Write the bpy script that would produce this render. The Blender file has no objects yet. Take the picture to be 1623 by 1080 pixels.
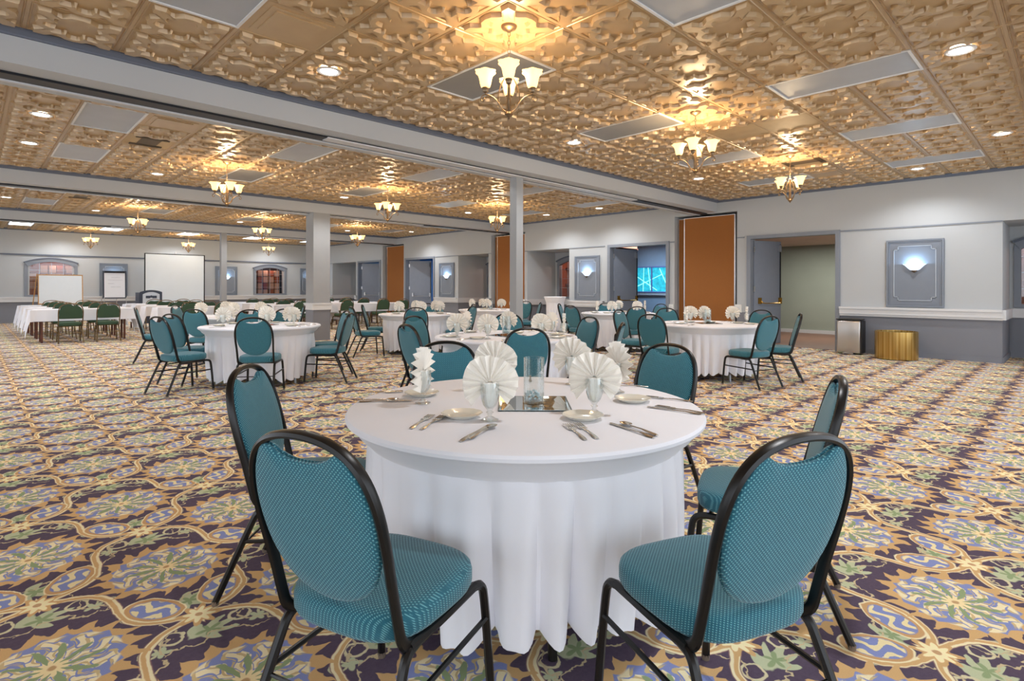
import bpy, bmesh, math, random
import numpy as np
from mathutils import Vector, Matrix
C = bpy.context.scene.collection
PI = math.pi
rnd = random.Random(7)

# ------------------------------------------------------------ camera, world, exposure
cam = bpy.data.cameras.new('camera')
co = bpy.data.objects.new('camera', cam); C.objects.link(co); bpy.context.scene.camera = co
TH = .7964
fw = Vector((math.cos(TH), math.sin(TH), 0))
co.location = (0, 0, 1.274)
co.rotation_euler = (Matrix.Rotation(-.0021, 3, fw) @ Vector((fw.x, fw.y, 0)).to_track_quat('-Z', 'Y').to_matrix()).to_euler()
cam.sensor_width = 36; cam.lens = 880.82 / 1623 * 36
cam.shift_y = -(540 - 456.54) / 1623
cam.clip_start = .05; cam.clip_end = 200
sc = bpy.context.scene
sc.view_settings.view_transform = 'Standard'; sc.view_settings.look = 'None'
sc.view_settings.exposure = 0.50; sc.view_settings.gamma = 1; sc.view_settings.use_curve_mapping = False
sc.cycles.use_denoising = True; sc.cycles.max_bounces = 9; sc.cycles.diffuse_bounces = 5; sc.cycles.glossy_bounces = 4
sc.cycles.transparent_max_bounces = 24; sc.cycles.transmission_bounces = 6; sc.cycles.sample_clamp_indirect = 4
sc.cycles.caustics_reflective = False; sc.cycles.caustics_refractive = False
w = bpy.data.worlds.new('world'); sc.world = w; w.use_nodes = True
w.node_tree.nodes['Background'].inputs[0].default_value = (.84, .91, 1.0, 1)
w.node_tree.nodes['Background'].inputs[1].default_value = 1.9  # uniform world light, added as soft fill through the unbuilt back and left sides
P_CH, P_DN, P_SC = 19, 42, 6.5      # watts: chandelier, downlight, sconce
def light(name, kind, loc, power, col, parent=None, size=.1, rot=None, spot=None, sy=None):
    l = bpy.data.lights.new(name, kind); l.energy = power; l.color = col
    if kind == 'AREA':
        l.size = size
        if sy: l.shape = 'RECTANGLE'; l.size_y = sy
    else: l.shadow_soft_size = size
    if kind == 'SPOT': l.spot_size = spot; l.spot_blend = .6
    o = bpy.data.objects.new(name, l); C.objects.link(o); o.location = loc
    if rot: o.rotation_euler = rot
    if parent: o.parent = parent
    return o

# ------------------------------------------------------------ node helper
class X:
    T = None
    def __init__(s, v): s.v = v
    @staticmethod
    def m(op, *a):
        n = X.T.nodes.new('ShaderNodeMath'); n.operation = op
        for i, q in enumerate(a):
            q = q.v if isinstance(q, X) else q
            if isinstance(q, (int, float)): n.inputs[i].default_value = q
            else: X.T.links.new(q, n.inputs[i])
        return X(n.outputs[0])
    def __add__(s, o): return X.m('ADD', s, o)
    __radd__ = __add__
    def __sub__(s, o): return X.m('SUBTRACT', s, o)
    def __rsub__(s, o): return X.m('SUBTRACT', o, s)
    def __mul__(s, o): return X.m('MULTIPLY', s, o)
    __rmul__ = __mul__
    def __truediv__(s, o): return X.m('DIVIDE', s, o)
def fsin(a): return X.m('SINE', a)
def fcos(a): return X.m('COSINE', a)
def fabs_(a): return X.m('ABSOLUTE', a)
def lt(a, b): return X.m('LESS_THAN', a, b)
def gt(a, b): return X.m('GREATER_THAN', a, b)
def hyp(a, b): return X.m('SQRT', a * a + b * b)
def fmin(a, b): return X.m('MINIMUM', a, b)
def fmax(a, b): return X.m('MAXIMUM', a, b)
def wrap(a, L): return X.m('WRAP', a, L / 2, -L / 2)
def sel(m, a, b): return b + m * (a - b)
def below(a, e, s=.006):      # soft step: 1 where a < e
    n = X.T.nodes.new('ShaderNodeMapRange'); n.interpolation_type = 'SMOOTHSTEP'
    for k, q in ((0, a), (1, e + s if not isinstance(e, X) else (e + s)), (2, e - s)):
        q = q.v if isinstance(q, X) else q
        if isinstance(q, (int, float)): n.inputs[k].default_value = q
        else: X.T.links.new(q, n.inputs[k])
    n.inputs[3].default_value = 0; n.inputs[4].default_value = 1
    return X(n.outputs[0])
def lin(c):
    return tuple(((v / 255) / 12.92 if v / 255 < .04045 else ((v / 255 + .055) / 1.055) ** 2.4) for v in c)
def mixc(fac, a, b):
    n = X.T.nodes.new('ShaderNodeMix'); n.data_type = 'RGBA'
    X.T.links.new(fac.v, n.inputs[0])
    for k, q in ((6, a), (7, b)):
        if isinstance(q, tuple): n.inputs[k].default_value = (*lin(q), 1)
        else: X.T.links.new(q, n.inputs[k])
    return n.outputs[2]
def coords(kind='Object'):
    n = X.T.nodes.new('ShaderNodeTexCoord'); s = X.T.nodes.new('ShaderNodeSeparateXYZ')
    X.T.links.new(n.outputs[kind], s.inputs[0]); return n.outputs[kind], X(s.outputs[0]), X(s.outputs[1]), X(s.outputs[2])
def noise(vec, scale, detail=2, rough=.5):
    n = X.T.nodes.new('ShaderNodeTexNoise'); X.T.links.new(vec, n.inputs['Vector'])
    n.inputs['Scale'].default_value = scale; n.inputs['Detail'].default_value = detail; n.inputs['Roughness'].default_value = rough
    return X(n.outputs[0])
def bump(h, strength, dist, bs):
    n = X.T.nodes.new('ShaderNodeBump'); n.inputs['Strength'].default_value = strength; n.inputs['Distance'].default_value = dist
    X.T.links.new(h.v, n.inputs['Height']); X.T.links.new(n.outputs[0], bs.inputs['Normal'])
MATS = {}
def mat(name, rgb, rough=.6, metal=0., var=.06, scale=8., bmp=0., bscale=200., emit=None, es=0., spec=None, coat=0.):
    m = bpy.data.materials.new(name); m.use_nodes = True; MATS[name] = m
    X.T = m.node_tree; bs = m.node_tree.nodes['Principled BSDF']
    vec, x, y, z = coords()
    n = noise(vec, scale, 3)
    a = tuple(min(255, c * (1 + var)) for c in rgb); b = tuple(c * (1 - var) for c in rgb)
    X.T.links.new(mixc(n, b, a), bs.inputs['Base Color'])
    bs.inputs['Roughness'].default_value = rough; bs.inputs['Metallic'].default_value = metal
    if spec is not None: bs.inputs['Specular IOR Level'].default_value = spec
    if coat: bs.inputs['Coat Weight'].default_value = coat
    if bmp: bump(noise(vec, bscale, 2), bmp, .002, bs)
    if emit:
        bs.inputs['Emission Color'].default_value = (*lin(emit), 1); bs.inputs['Emission Strength'].default_value = es
    return m
mat('wall_fabric', (182, 186, 189), .85, bmp=.15, bscale=260, var=.02, scale=1.5)
mat('wainscot', (126, 129, 138), .8, bmp=.15, bscale=260, var=.03, scale=2)
mat('trim_grey', (122, 130, 142), .5, var=.02)
mat('crown', (96, 103, 118), .55, var=.03)
mat('moulding_light', (176, 184, 194), .4)
mat('frame_grey', (128, 135, 146), .45, var=.02)
mat('rail_white', (214, 215, 217), .4, var=.015)
mat('beam', (186, 189, 192), .8, var=.02, scale=1.5, bmp=.08)
mat('column', (158, 160, 162), .85, var=.03, scale=3, bmp=.1)
mat('track', (26, 28, 34), .4, .4)
mat('track_cover', (205, 206, 208), .4)
mat('panel_lens_off', (170, 174, 180), .35, var=.05, scale=3)
mat('panel_lens_dark', (138, 136, 132), .4, var=.05, scale=3)
mat('panel_lens_on', (225, 238, 250), .4, emit=(215, 236, 255), es=3.2)
mat('white_metal', (222, 222, 222), .35)
mat('lamp_disc', (255, 255, 255), .5, emit=(255, 246, 232), es=14)
mat('shade_glass', (255, 214, 150), .4, emit=(255, 208, 130), es=1.5, var=.02)
mat('bulb', (255, 245, 225), .4, emit=(255, 240, 215), es=12, var=.0)
mat('sconce_glass', (240, 246, 255), .4, emit=(214, 234, 255), es=.75, var=.02)
mat('bronze', (132, 112, 88), .35, .75)
mat('plaster_gold', (212, 186, 158), .4, .2)
mat('brown_fabric', (150, 95, 46), .95, bmp=.5, bscale=320, var=.08, scale=90)
mat('aluminium', (196, 196, 198), .3, .8)
mat('door_paint', (134, 142, 156), .4, var=.03)
mat('brass', (176, 134, 58), .25, .9)
mat('steel_brushed', (190, 186, 182), .3, .85, var=.05, scale=3)
mat('black_plastic', (26, 26, 28), .4)
mat('black_frame', (17, 15, 15), .33, .3, var=.15, scale=60, spec=.6)
mat('bronze_frame', (112, 92, 62), .3, .7)
mat('glide', (120, 105, 92), .5, .3)
mat('cloth_white', (236, 236, 242), .9, var=.012, scale=3, bmp=.05, bscale=500)
mat('napkin', (240, 235, 226), .9, var=.01, bmp=.1, bscale=600)
mat('china', (226, 222, 208), .18, var=.01, coat=.5)
mat('silver', (205, 200, 192), .2, 1., var=.05, scale=60)
mat('mirror', (210, 215, 215), .02, 1., var=0)
mat('mirror_edge', (60, 72, 74), .15, .2)
mat('switch_white', (228, 228, 224), .4)
mat('oak', (188, 138, 78), .5, var=.12, scale=14)
mat('board_white', (228, 234, 238), .3, var=.01)
mat('paper', (236, 238, 244), .8, var=.01)
mat('ink', (120, 128, 140), .8)
mat('screen_white', (226, 238, 250), .7, var=.02, scale=1.2)
mat('podium_dark', (52, 60, 76), .45, var=.08)
mat('podium_sign', (198, 204, 212), .5)
mat('corridor_wall', (158, 166, 154), .85, var=.04, scale=2)
mat('corridor_ceiling', (222, 204, 190), .9, var=.05, scale=2)
mat('corridor_floor', (128, 92, 76), .4, var=.1, scale=3)
mat('lobby_wall', (150, 172, 196), .8, var=.03)
mat('lobby_blue', (60, 130, 180), .8, var=.03)
mat('brick_red', (150, 84, 64), .8, var=.15, scale=6)
mat('terracotta', (196, 118, 84), .8, var=.08, scale=4)
mat('box_card', (196, 160, 140), .8, var=.06, scale=5)
mat('mullion', (190, 196, 204), .5)
mat('foliage_blue', (60, 140, 150), .8, var=.6, scale=14)
mat('pole_white', (235, 240, 235), .6)
mat('ledge_blue', (120, 130, 190), .6)
mat('crystal', (215, 236, 240), .1, var=.05, scale=60, coat=1.)
mat('vent_dark', (84, 70, 52), .6)
mat('tile_plain', (176, 152, 116), .6, .1)
mat('green_fabric', (58, 82, 62), .9, var=.08, scale=160, bmp=.3, bscale=300)
mat('table_leg', (92, 50, 34), .5)
mat('steel_leg', (150, 152, 156), .35, .8)
mat('bin_interior', (80, 96, 100), .5)

def gold_tile():
    m = bpy.data.materials.new('gold_tile'); m.use_nodes = True; MATS['gold_tile'] = m
    X.T = m.node_tree; bs = m.node_tree.nodes['Principled BSDF']
    vec, x, y, z = coords()
    n = noise(vec, 5, 3)
    X.T.links.new(mixc(n, (178, 148, 108), (196, 168, 128)), bs.inputs['Base Color'])
    bs.inputs['Roughness'].default_value = .30; bs.inputs['Metallic'].default_value = .12; bs.inputs['Specular IOR Level'].default_value = .7
    bump(noise(vec, 40, 2), .05, .002, bs)
gold_tile()
def thin_glass():
    m = bpy.data.materials.new('thin_glass'); m.use_nodes = True; MATS['thin_glass'] = m
    t = m.node_tree; t.nodes.remove(t.nodes['Principled BSDF'])
    tr = t.nodes.new('ShaderNodeBsdfTransparent'); gl = t.nodes.new('ShaderNodeBsdfGlossy'); fr = t.nodes.new('ShaderNodeLayerWeight')
    tr.inputs[0].default_value = (.95, .965, .965, 1); gl.inputs['Roughness'].default_value = .02; gl.inputs[0].default_value = (.9, .94, .95, 1)
    fr.inputs[0].default_value = .25
    mx = t.nodes.new('ShaderNodeMixShader'); t.links.new(fr.outputs['Facing'], mx.inputs[0]); t.links.new(tr.outputs[0], mx.inputs[1]); t.links.new(gl.outputs[0], mx.inputs[2])
    t.links.new(mx.outputs[0], t.nodes['Material Output'].inputs[0])
thin_glass()
def window_glass():
    m = bpy.data.materials.new('window_glass'); m.use_nodes = True; MATS['window_glass'] = m
    t = m.node_tree; t.nodes.remove(t.nodes['Principled BSDF'])
    tr = t.nodes.new('ShaderNodeBsdfTransparent'); gl = t.nodes.new('ShaderNodeBsdfGlossy')
    tr.inputs[0].default_value = (.93, .94, .95, 1); gl.inputs['Roughness'].default_value = .02
    mx = t.nodes.new('ShaderNodeMixShader'); mx.inputs[0].default_value = .08
    t.links.new(tr.outputs[0], mx.inputs[1]); t.links.new(gl.outputs[0], mx.inputs[2]); t.links.new(mx.outputs[0], t.nodes['Material Output'].inputs[0])
window_glass()
def teal(name, ax):          # woven teal upholstery with a staggered pale dot weave
    m = bpy.data.materials.new(name); m.use_nodes = True; MATS[name] = m
    X.T = m.node_tree; bs = m.node_tree.nodes['Principled BSDF']
    vec, x, y, z = coords()
    b = z if ax == 'xz' else y + z
    x = x if ax == 'xz' else x + z * .9
    p = .0115
    s1 = fabs_(fcos(x * (PI / p)) * fcos(b * (PI / p))); s2 = fabs_(fsin(x * (PI / p)) * fsin(b * (PI / p)))
    d = fmax(s1, s2)
    dots = 1 - below(d, .86, .08)
    base = mixc(noise(vec, 60, 3), (14, 84, 102), (24, 102, 120))
    X.T.links.new(mixc(dots, base, (104, 166, 174)), bs.inputs['Base Color'])
    bs.inputs['Roughness'].default_value = .8
    bs.inputs['Sheen Weight'].default_value = .25
    bump(d, .5, .003, bs)
teal('teal_back', 'xz'); teal('teal_seat', 'xy')

def carpet():
    m = bpy.data.materials.new('carpet'); m.use_nodes = True; MATS['carpet'] = m
    X.T = m.node_tree; bs = m.node_tree.nodes['Principled BSDF']
    vec, x, y, z = coords()
    Lx, Ly, cx, cy = .89, 1.024, .645, 2.91
    n1 = noise(vec, 9, 2) - .5
    n2 = noise(vec, 23, 2) - .5
    n3 = noise(vec, 60, 2) - .5
    xo, yo = x, y
    x = x + n1 * .020 + n2 * .010; y = y + n1 * -.02 + n2 * .010
    u1 = wrap(x - cx, Lx); v1 = wrap(y - cy, Ly); u2 = wrap(x - (cx + Lx / 2), Lx); v2 = wrap(y - (cy + Ly / 2), Ly)
    r1 = hyp(u1, v1); r2 = hyp(u2, v2); k = lt(r1, r2)
    u = sel(k, u1, u2); v = sel(k, v1, v2); r = fmin(r1, r2)
    th = X.m('ARCTAN2', v, u)
    GR_, BL, GO_, CR, GN, GN2 = (86, 72, 94), (122, 134, 188), (204, 162, 100), (232, 218, 174), (184, 190, 152), (140, 158, 112)
    col = mixc(n3 + .5, (76, 62, 82), (94, 80, 98))
    # vines and leaves
    sa = hyp(u2, v1); sb = hyp(u1, v2); ks = lt(sa, sb); su = sel(ks, u2, u1); sv = sel(ks, v1, v2); rs = fmin(sa, sb)
    lv = fabs_(sv) - .135
    ph = X.m('ARCTAN2', lv, su)
    leaf = hyp(su * .8, lv) + fsin(ph * 5 + lv * 60) * .020 + n2 * .04
    col = mixc(below(leaf, .058, .004), col, GN)
    col = mixc(below(hyp(su * .8, lv) + fsin(ph * 5 + 1.2) * .014, .026, .005), col, GN2)
    wv = fabs_(hyp(fabs_(su) - .115, fabs_(sv) - .105) - .038 + n2 * .03)
    col = mixc(below(wv, .0055, .002), col, (206, 196, 156))
    wv = fabs_(hyp(fabs_(su) - .20, fabs_(sv) - .15) - .028 + n2 * .03)
    col = mixc(below(wv, .0055, .002), col, (192, 190, 150))
    l2 = hyp(fabs_(su) - .16, fabs_(sv) - .165) + fsin(X.m('ARCTAN2', fabs_(sv) - .165, fabs_(su) - .16) * 4) * .010
    col = mixc(below(l2, .026, .004), col, GN)
    wv = fabs_(fabs_(r - .335 + fsin(th * 12 + n2 * 6) * .022))
    col = mixc(below(wv, .0045, .002), col, (196, 178, 136))
    # ogee bands
    a = u1 * (2 * PI / Lx); b = v1 * (2 * PI / Ly)
    ca, cb, sna, snb = fcos(a), fcos(b), fsin(a), fsin(b)
    g = ca + cb + fabs_(sna) * fabs_(snb) * (ca - cb) * .95
    d = g / (hyp(sna * (2 * PI / Lx), snb * (2 * PI / Ly)) + 1.6)
    ad = fabs_(d)
    col = mixc(below(ad, .024, .003), col, (140, 100, 96))
    col = mixc(below(ad, .020, .003), col, CR)
    col = mixc(below(fabs_(d + .004), .010, .003), col, GO_)
    # paisleys
    def pd(uu, vv):
        du = fabs_(uu) - .325; dv = vv - .155
        return du * .80 + dv * .6, dv * .80 - du * .6
    p1, q1 = pd(u1, v1); p2, q2 = pd(u2, v2)
    e1 = hyp(p1 / .074, q1 / .108); e2 = hyp(p2 / .074, q2 / .108); kp = lt(e1, e2)
    e = fmin(e1, e2); p = sel(kp, p1, p2); q = sel(kp, q1, q2)
    e = e + n2 * .14 + fcos(X.m('ARCTAN2', q, p) * 2 + .6) * .06
    col = mixc(below(e, 1.10, .03), col, CR)
    col = mixc(below(e, 1.03, .03), col, (196, 150, 92))
    col = mixc(below(e, .84, .03), col, BL)
    sw = fsin(p * 95 + fsin(q * 62 + 1) * 2.0 + n2 * 3)
    col = mixc(below(e, .80, .04) * (1 - below(sw, .25, .15)), col, (230, 214, 160))
    # stars at the band crossings
    ps = X.m('ARCTAN2', sv, su)
    col = mixc(below(rs + fcos(ps * 8) * .018 + n3 * .015, .066, .004), col, GO_)
    col = mixc(below(rs + fcos(ps * 8 + .6) * .014, .046, .004), col, (240, 224, 172))
    col = mixc(below(rs, .014, .003), col, (190, 150, 100))
    # medallions
    tw = th + n1 * .35
    fl = fabs_(fsin(tw * 9 + r * 14)) * .058 + fabs_(fsin(tw * 17 + 1)) * .016
    col = mixc(below(r, .292 - fl, .003), col, GO_)
    col = mixc(below(r, .214 - fabs_(fsin(tw * 9 + 1.)) * .020, .003), col, BL)
    pt = fsin(tw * 10 + fsin(r * 62) * 1.25 + n2 * 1.6)
    col = mixc(below(r, .198, .005) * (1 - below(pt, -.12, .10)), col, CR)
    p3 = fsin(tw * 20 - fsin(r * 80 + 1) * 1.7 + n2 * 3)
    col = mixc(below(r, .190, .01) * (1 - below(p3, .60, .10)), col, (200, 176, 122))
    p4 = fsin(r * 110 + fsin(tw * 10) * 2.2)
    col = mixc(below(r, .186, .01) * (1 - below(p4, .90, .05)), col, BL)
    col = mixc(below(r, .115 + fsin(tw * 10 + 1.5) * .035, .005) * (1 - below(fsin(tw * 10 + 2.6 + n2 * 3), .25, .15)), col, GN2)
    col = mixc(below(r + fcos(tw * 10) * .012, .040, .004), col, (236, 214, 158))
    col = mixc(below(r, .013, .004), col, (190, 150, 96))
    fib = noise(vec, 420, 2, .7)
    X.T.links.new(mixc(fib, col, col), bs.inputs['Base Color'])
    hs = X.T.nodes.new('ShaderNodeHueSaturation'); X.T.links.new(col, hs.inputs['Color'])
    X.T.links.new((fib * .6 + .93).v, hs.inputs['Value']); hs.inputs['Saturation'].default_value = .9; X.T.links.new(hs.outputs[0], bs.inputs['Base Color'])
    bs.inputs['Roughness'].default_value = .95; bs.inputs['Specular IOR Level'].default_value = .15
    bump(fib, .5, .004, bs)
carpet()
def brass_drum():
    m = bpy.data.materials.new('brass_bands'); m.use_nodes = True; MATS['brass_bands'] = m
    X.T = m.node_tree; bs = m.node_tree.nodes['Principled BSDF']
    vec, x, y, z = coords(); a = X.m('ARCTAN2', y, x)
    n = fsin(a * 23) * .25 + fsin(a * 41 + 1) * .25 + .5
    X.T.links.new(mixc(n, (168, 130, 62), (206, 176, 112)), bs.inputs['Base Color'])
    bs.inputs['Metallic'].default_value = .85; bs.inputs['Roughness'].default_value = .28
brass_drum()

# ------------------------------------------------------------ mesh helpers
def add_box(bm, x0, x1, y0, y1, z0, z1):
    v = [bm.verts.new((x, y, z)) for z in (z0, z1) for (x, y) in ((x0, y0), (x1, y0), (x1, y1), (x0, y1))]
    for f in ((3, 2, 1, 0), (4, 5, 6, 7), (0, 1, 5, 4), (1, 2, 6, 5), (2, 3, 7, 6), (3, 0, 4, 7)):
        bm.faces.new([v[i] for i in f])
def box(*a):
    bm = bmesh.new(); add_box(bm, *a); return bm
def bbox_bevel(a, r=.01, seg=2):
    bm = box(*a); bmesh.ops.bevel(bm, geom=bm.edges[:], offset=r, segments=seg, affect='EDGES', profile=.5); return bm
def add_tube(bm, pts, r, n=8, closed=False, flat=1., caps=True):
    pts = [Vector(p) for p in pts]; N = len(pts); rings = []
    rr = r if isinstance(r, (list, tuple)) else [r] * N
    up = None
    for i, p in enumerate(pts):
        t = (pts[(i + 1) % N] - pts[i - 1]) if closed or 0 < i < N - 1 else (pts[1] - pts[0] if i == 0 else pts[-1] - pts[-2])
        t.normalize()
        if up is None:
            up = Vector((0, 0, 1)) if abs(t.z) < .9 else Vector((1, 0, 0))
        s = t.cross(up)
        if s.length < 1e-4: s = t.cross(Vector((0, 1, 0)))
        s.normalize(); up = s.cross(t).normalized()
        rings.append([bm.verts.new(p + (s * math.cos(2 * PI * k / n) * flat + up * math.sin(2 * PI * k / n)) * rr[i]) for k in range(n)])
    M = N if closed else N - 1
    for i in range(M):
        A, B = rings[i], rings[(i + 1) % N]
        for k in range(n): bm.faces.new((A[k], A[(k + 1) % n], B[(k + 1) % n], B[k]))
    if caps and not closed: bm.faces.new(rings[0][::-1]); bm.faces.new(rings[-1])
def tube(*a, **k):
    bm = bmesh.new(); add_tube(bm, *a, **k); return bm
def smooth_path(pts, it=2):
    pts = [Vector(p) for p in pts]
    for _ in range(it):
        q = [pts[0]]
        for a, b in zip(pts, pts[1:]): q += [a * .75 + b * .25, a * .25 + b * .75]
        q.append(pts[-1]); pts = q
    return pts
def add_lathe(bm, prof, n=24, c=(0, 0, 0), fr=None):
    rings = []
    for (r, z) in prof:
        if r < 1e-5: rings.append([bm.verts.new((c[0], c[1], c[2] + z))])
        else: rings.append([bm.verts.new((c[0] + r * (fr(k / n, r, z) if fr else 1) * math.cos(2 * PI * k / n), c[1] + r * (fr(k / n, r, z) if fr else 1) * math.sin(2 * PI * k / n), c[2] + z)) for k in range(n)])
    for A, B in zip(rings, rings[1:]):
        for k in range(n):
            j = (k + 1) % n
            if len(A) == 1 and len(B) == 1: break
            if len(A) == 1: bm.faces.new((A[0], B[j], B[k]))
            elif len(B) == 1: bm.faces.new((A[k], A[j], B[0]))
            else: bm.faces.new((A[k], A[j], B[j], B[k]))
def lathe(*a, **k):
    bm = bmesh.new(); add_lathe(bm, *a, **k); return bm
def prism(outline, z0, z1, axis='z'):     # outline polygon extruded; axis names the extrusion direction
    bm = bmesh.new(); 
    def P(a, b, c): return {'z': (a, b, c), 'y': (a, c, b), 'x': (c, a, b)}[axis]
    A = [bm.verts.new(P(a, b, z0)) for a, b in outline]; B = [bm.verts.new(P(a, b, z1)) for a, b in outline]
    n = len(outline)
    bm.faces.new(A[::-1]); bm.faces.new(B)
    for k in range(n): bm.faces.new((A[k], A[(k + 1) % n], B[(k + 1) % n], B[k]))
    bmesh.ops.recalc_face_normals(bm, faces=bm.faces); return bm
def obj(name, bm, m, parent=None, smooth=False, loc=None, rot=None):
    me = bpy.data.meshes.new(name); bmesh.ops.recalc_face_normals(bm, faces=bm.faces); bm.to_mesh(me); bm.free()
    me.materials.append(MATS[m])
    if smooth:
        me.polygons.foreach_set('use_smooth', [True] * len(me.polygons)); me.set_sharp_from_angle(angle=math.radians(40))
    o = bpy.data.objects.new(name, me); C.objects.link(o)
    if parent: o.parent = parent
    if loc: o.location = loc
    if rot: o.rotation_euler = rot
    return o
def tag(o, label=None, cat=None, group=None, kind=None):
    if label: o['label'] = label
    if cat: o['category'] = cat
    if group: o['group'] = group
    if kind: o['kind'] = kind
    return o
def thing(name, label, cat, loc=(0, 0, 0), rz=0., group=None):
    o = bpy.data.objects.new(name, None); o.empty_display_size = .1; C.objects.link(o); o.location = loc; o.rotation_euler = (0, 0, rz)
    return tag(o, label, cat, group)
def struct(name, bm, m, parent=None, smooth=False):
    o = obj(name, bm, m, parent, smooth)
    if not parent: o['kind'] = 'structure'
    return o
def sgroup(name, loc=(0, 0, 0), rz=0):
    o = bpy.data.objects.new(name, None); o.empty_display_size = .1; C.objects.link(o); o.location = loc; o.rotation_euler = (0, 0, rz); o['kind'] = 'structure'
    return o
def dup(root, loc, rz=0., label=None, group=None, rot=None):
    r = root.copy(); C.objects.link(r); r.location = loc; r.rotation_euler = rot or (0, 0, rz)
    if label: r['label'] = label
    if group: r['group'] = group
    for ch in list(root.children):
        c = ch.copy(); C.objects.link(c); c.parent = r
        for g in ch.children:
            d = g.copy(); C.objects.link(d); d.parent = c
    return r
class Proto:       # first use moves the prototype itself, later uses copy it
    def __init__(s, o): s.o = o; s.used = False
    def put(s, loc, rz=0., label=None, group=None):
        if not s.used:
            s.used = True; o = s.o; o.location = loc; o.rotation_euler = (0, 0, rz)
            if label: o['label'] = label
            if group: o['group'] = group
            return o
        return dup(s.o, loc, rz, label, group)

# ------------------------------------------------------------ the shell
XW, YF, CE = 12.6, 26.23, 3.347
XL, YB = -7.0, -3.6
struct('floor', box(XL, 14.2, YB, YF + .02, -.1, 0), 'carpet')
slab = struct('ceiling', box(XL, XW + .3, YB, YF, CE + .012, CE + .1), 'beam')
# right wall segments between the openings: (y0, y1, bottom of the solid part)
open_ = [(-.72, .925, 2.44), (3.44, 5.22, 2.405), (5.5, 7.08, 3.05), (7.27, 9.05, 2.405), (10.48, 12.2, 2.44), (12.29, 13.89, 3.05),
         (14.02, 15.65, 2.44), (17.1, 19.0, 2.405), (19.15, 20.75, 3.05), (20.95, 22.8, 2.405), (23.03, 25.3, 2.44)]
bm = bmesh.new(); wb = bmesh.new(); y = YB; RT = .3
segs = []
for a, b, zt in open_ + [(YF, YF, 0)]:
    if a > y: add_box(bm, XW, XW + RT, y, a, .73, CE); add_box(wb, XW, XW + RT, y, a, 0, .73); segs.append((y, a))
    if zt: add_box(bm, XW, XW + RT, a, b, zt, CE)
    y = b
wr = struct('wall_right', bm, 'wall_fabric'); struct('wainscot', wb, 'wainscot', wr)
# recesses behind the wall line
for a, b, zt in open_:
    if zt == 2.44:      # window niche
        n = bmesh.new(); D = 13.95
        add_box(n, XW + RT, D + .3, a - .15, a, .73, 2.6); add_box(n, XW + RT, D + .3, b, b + .15, .73, 2.6); add_box(n, XW + RT, D + .3, a - .15, b + .15, 2.44, 2.6)
        m_ = (a + b) / 2; hw = min(.69, (b - a) / 2 - .12)
        add_box(n, D, D + .15, a, m_ - hw, .73, 2.44); add_box(n, D, D + .15, m_ + hw, b, .73, 2.44); add_box(n, D, D + .15, m_ - hw, m_ + hw, .73, .93)
        # arched head above the opening
        K = 12
        arc = [(m_ - hw + 2 * hw * k / K, 2.04 + .17 * (1 - (2 * k / K - 1) ** 2)) for k in range(K + 1)]
        hd = prism([(a_, z_) for a_, z_ in arc] + [(m_ + hw, 2.44), (m_ - hw, 2.44)], D, D + .15, 'x')
        struct('wall_niche', n, 'wall_fabric', wr); struct('wall_niche', hd, 'wall_fabric', wr)
        l = bmesh.new(); add_box(l, XW + RT, D + .3, a - .15, a, 0, .73); add_box(l, XW + RT, D + .3, b, b + .15, 0, .73); add_box(l, D, D + .15, a, b, 0, .73)
        struct('wainscot', l, 'wainscot', wr)
        t = bmesh.new(); add_box(t, XW - .06, D, a, a + .05, .74, .91); add_box(t, XW - .06, D, b - .05, b, .74, .91); add_box(t, D - .06, D, a + .05, b - .05, .74, .91)
        struct('chair_rail', t, 'rail_white', wr)
        t = bmesh.new(); add_box(t, XW, D, a, a + .02, 0, .1); add_box(t, XW, D, b - .02, b, 0, .1); add_box(t, D - .02, D, a + .02, b - .02, 0, .1)
        struct('baseboard', t, 'wainscot', wr)
    if zt == 3.05:      # partition pocket
        n = bmesh.new(); D = 13.3
        add_box(n, XW + RT, D, a - .05, a, 0, 3.1); add_box(n, XW + RT, D, b, b + .05, 0, 3.1); add_box(n, D, D + .05, a - .05, b + .05, 0, 3.1); add_box(n, XW + RT, D, a, b, 3.05, 3.1)
        struct('wall_pocket', n, 'wall_fabric', wr)
# thin shadow moulding and rail and baseboard along the solid stretches of the right wall
rail_segs = [(.925, 3.39, 1), (9.22, 10.48, 1), (12.2, 12.29, 1), (13.89, 14.02, 1), (15.65, 17.0, 1), (22.9, 23.03, 1), (25.3, YF, 1), (YB, -.72, 1)]
mo = bmesh.new()
for a, b in ((.925, 3.39), (9.2, 10.48), (15.65, 17.0), (5.33, 5.5), (7.08, 7.2), (12.2, 12.29), (13.89, 14.02), (25.3, YF)): add_box(mo, XW - .02, XW, a, b, 2.42, 2.445)
struct('moulding', mo, 'frame_grey', wr)
for i, (a, b, _) in enumerate(rail_segs):
    t = bmesh.new(); add_box(t, XW - .075, XW, a, b, .775, .905); add_box(t, XW - .10, XW, a, b, .875, .915); add_box(t, XW - .05, XW, a, b, .735, .775)
    struct('chair_rail', t, 'rail_white', wr)
    t = bmesh.new(); add_box(t, XW - .022, XW, a, b, 0, .075); add_box(t, XW - .014, XW, a, b, .075, .105)
    struct('baseboard', t, 'wainscot', wr)
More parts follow.
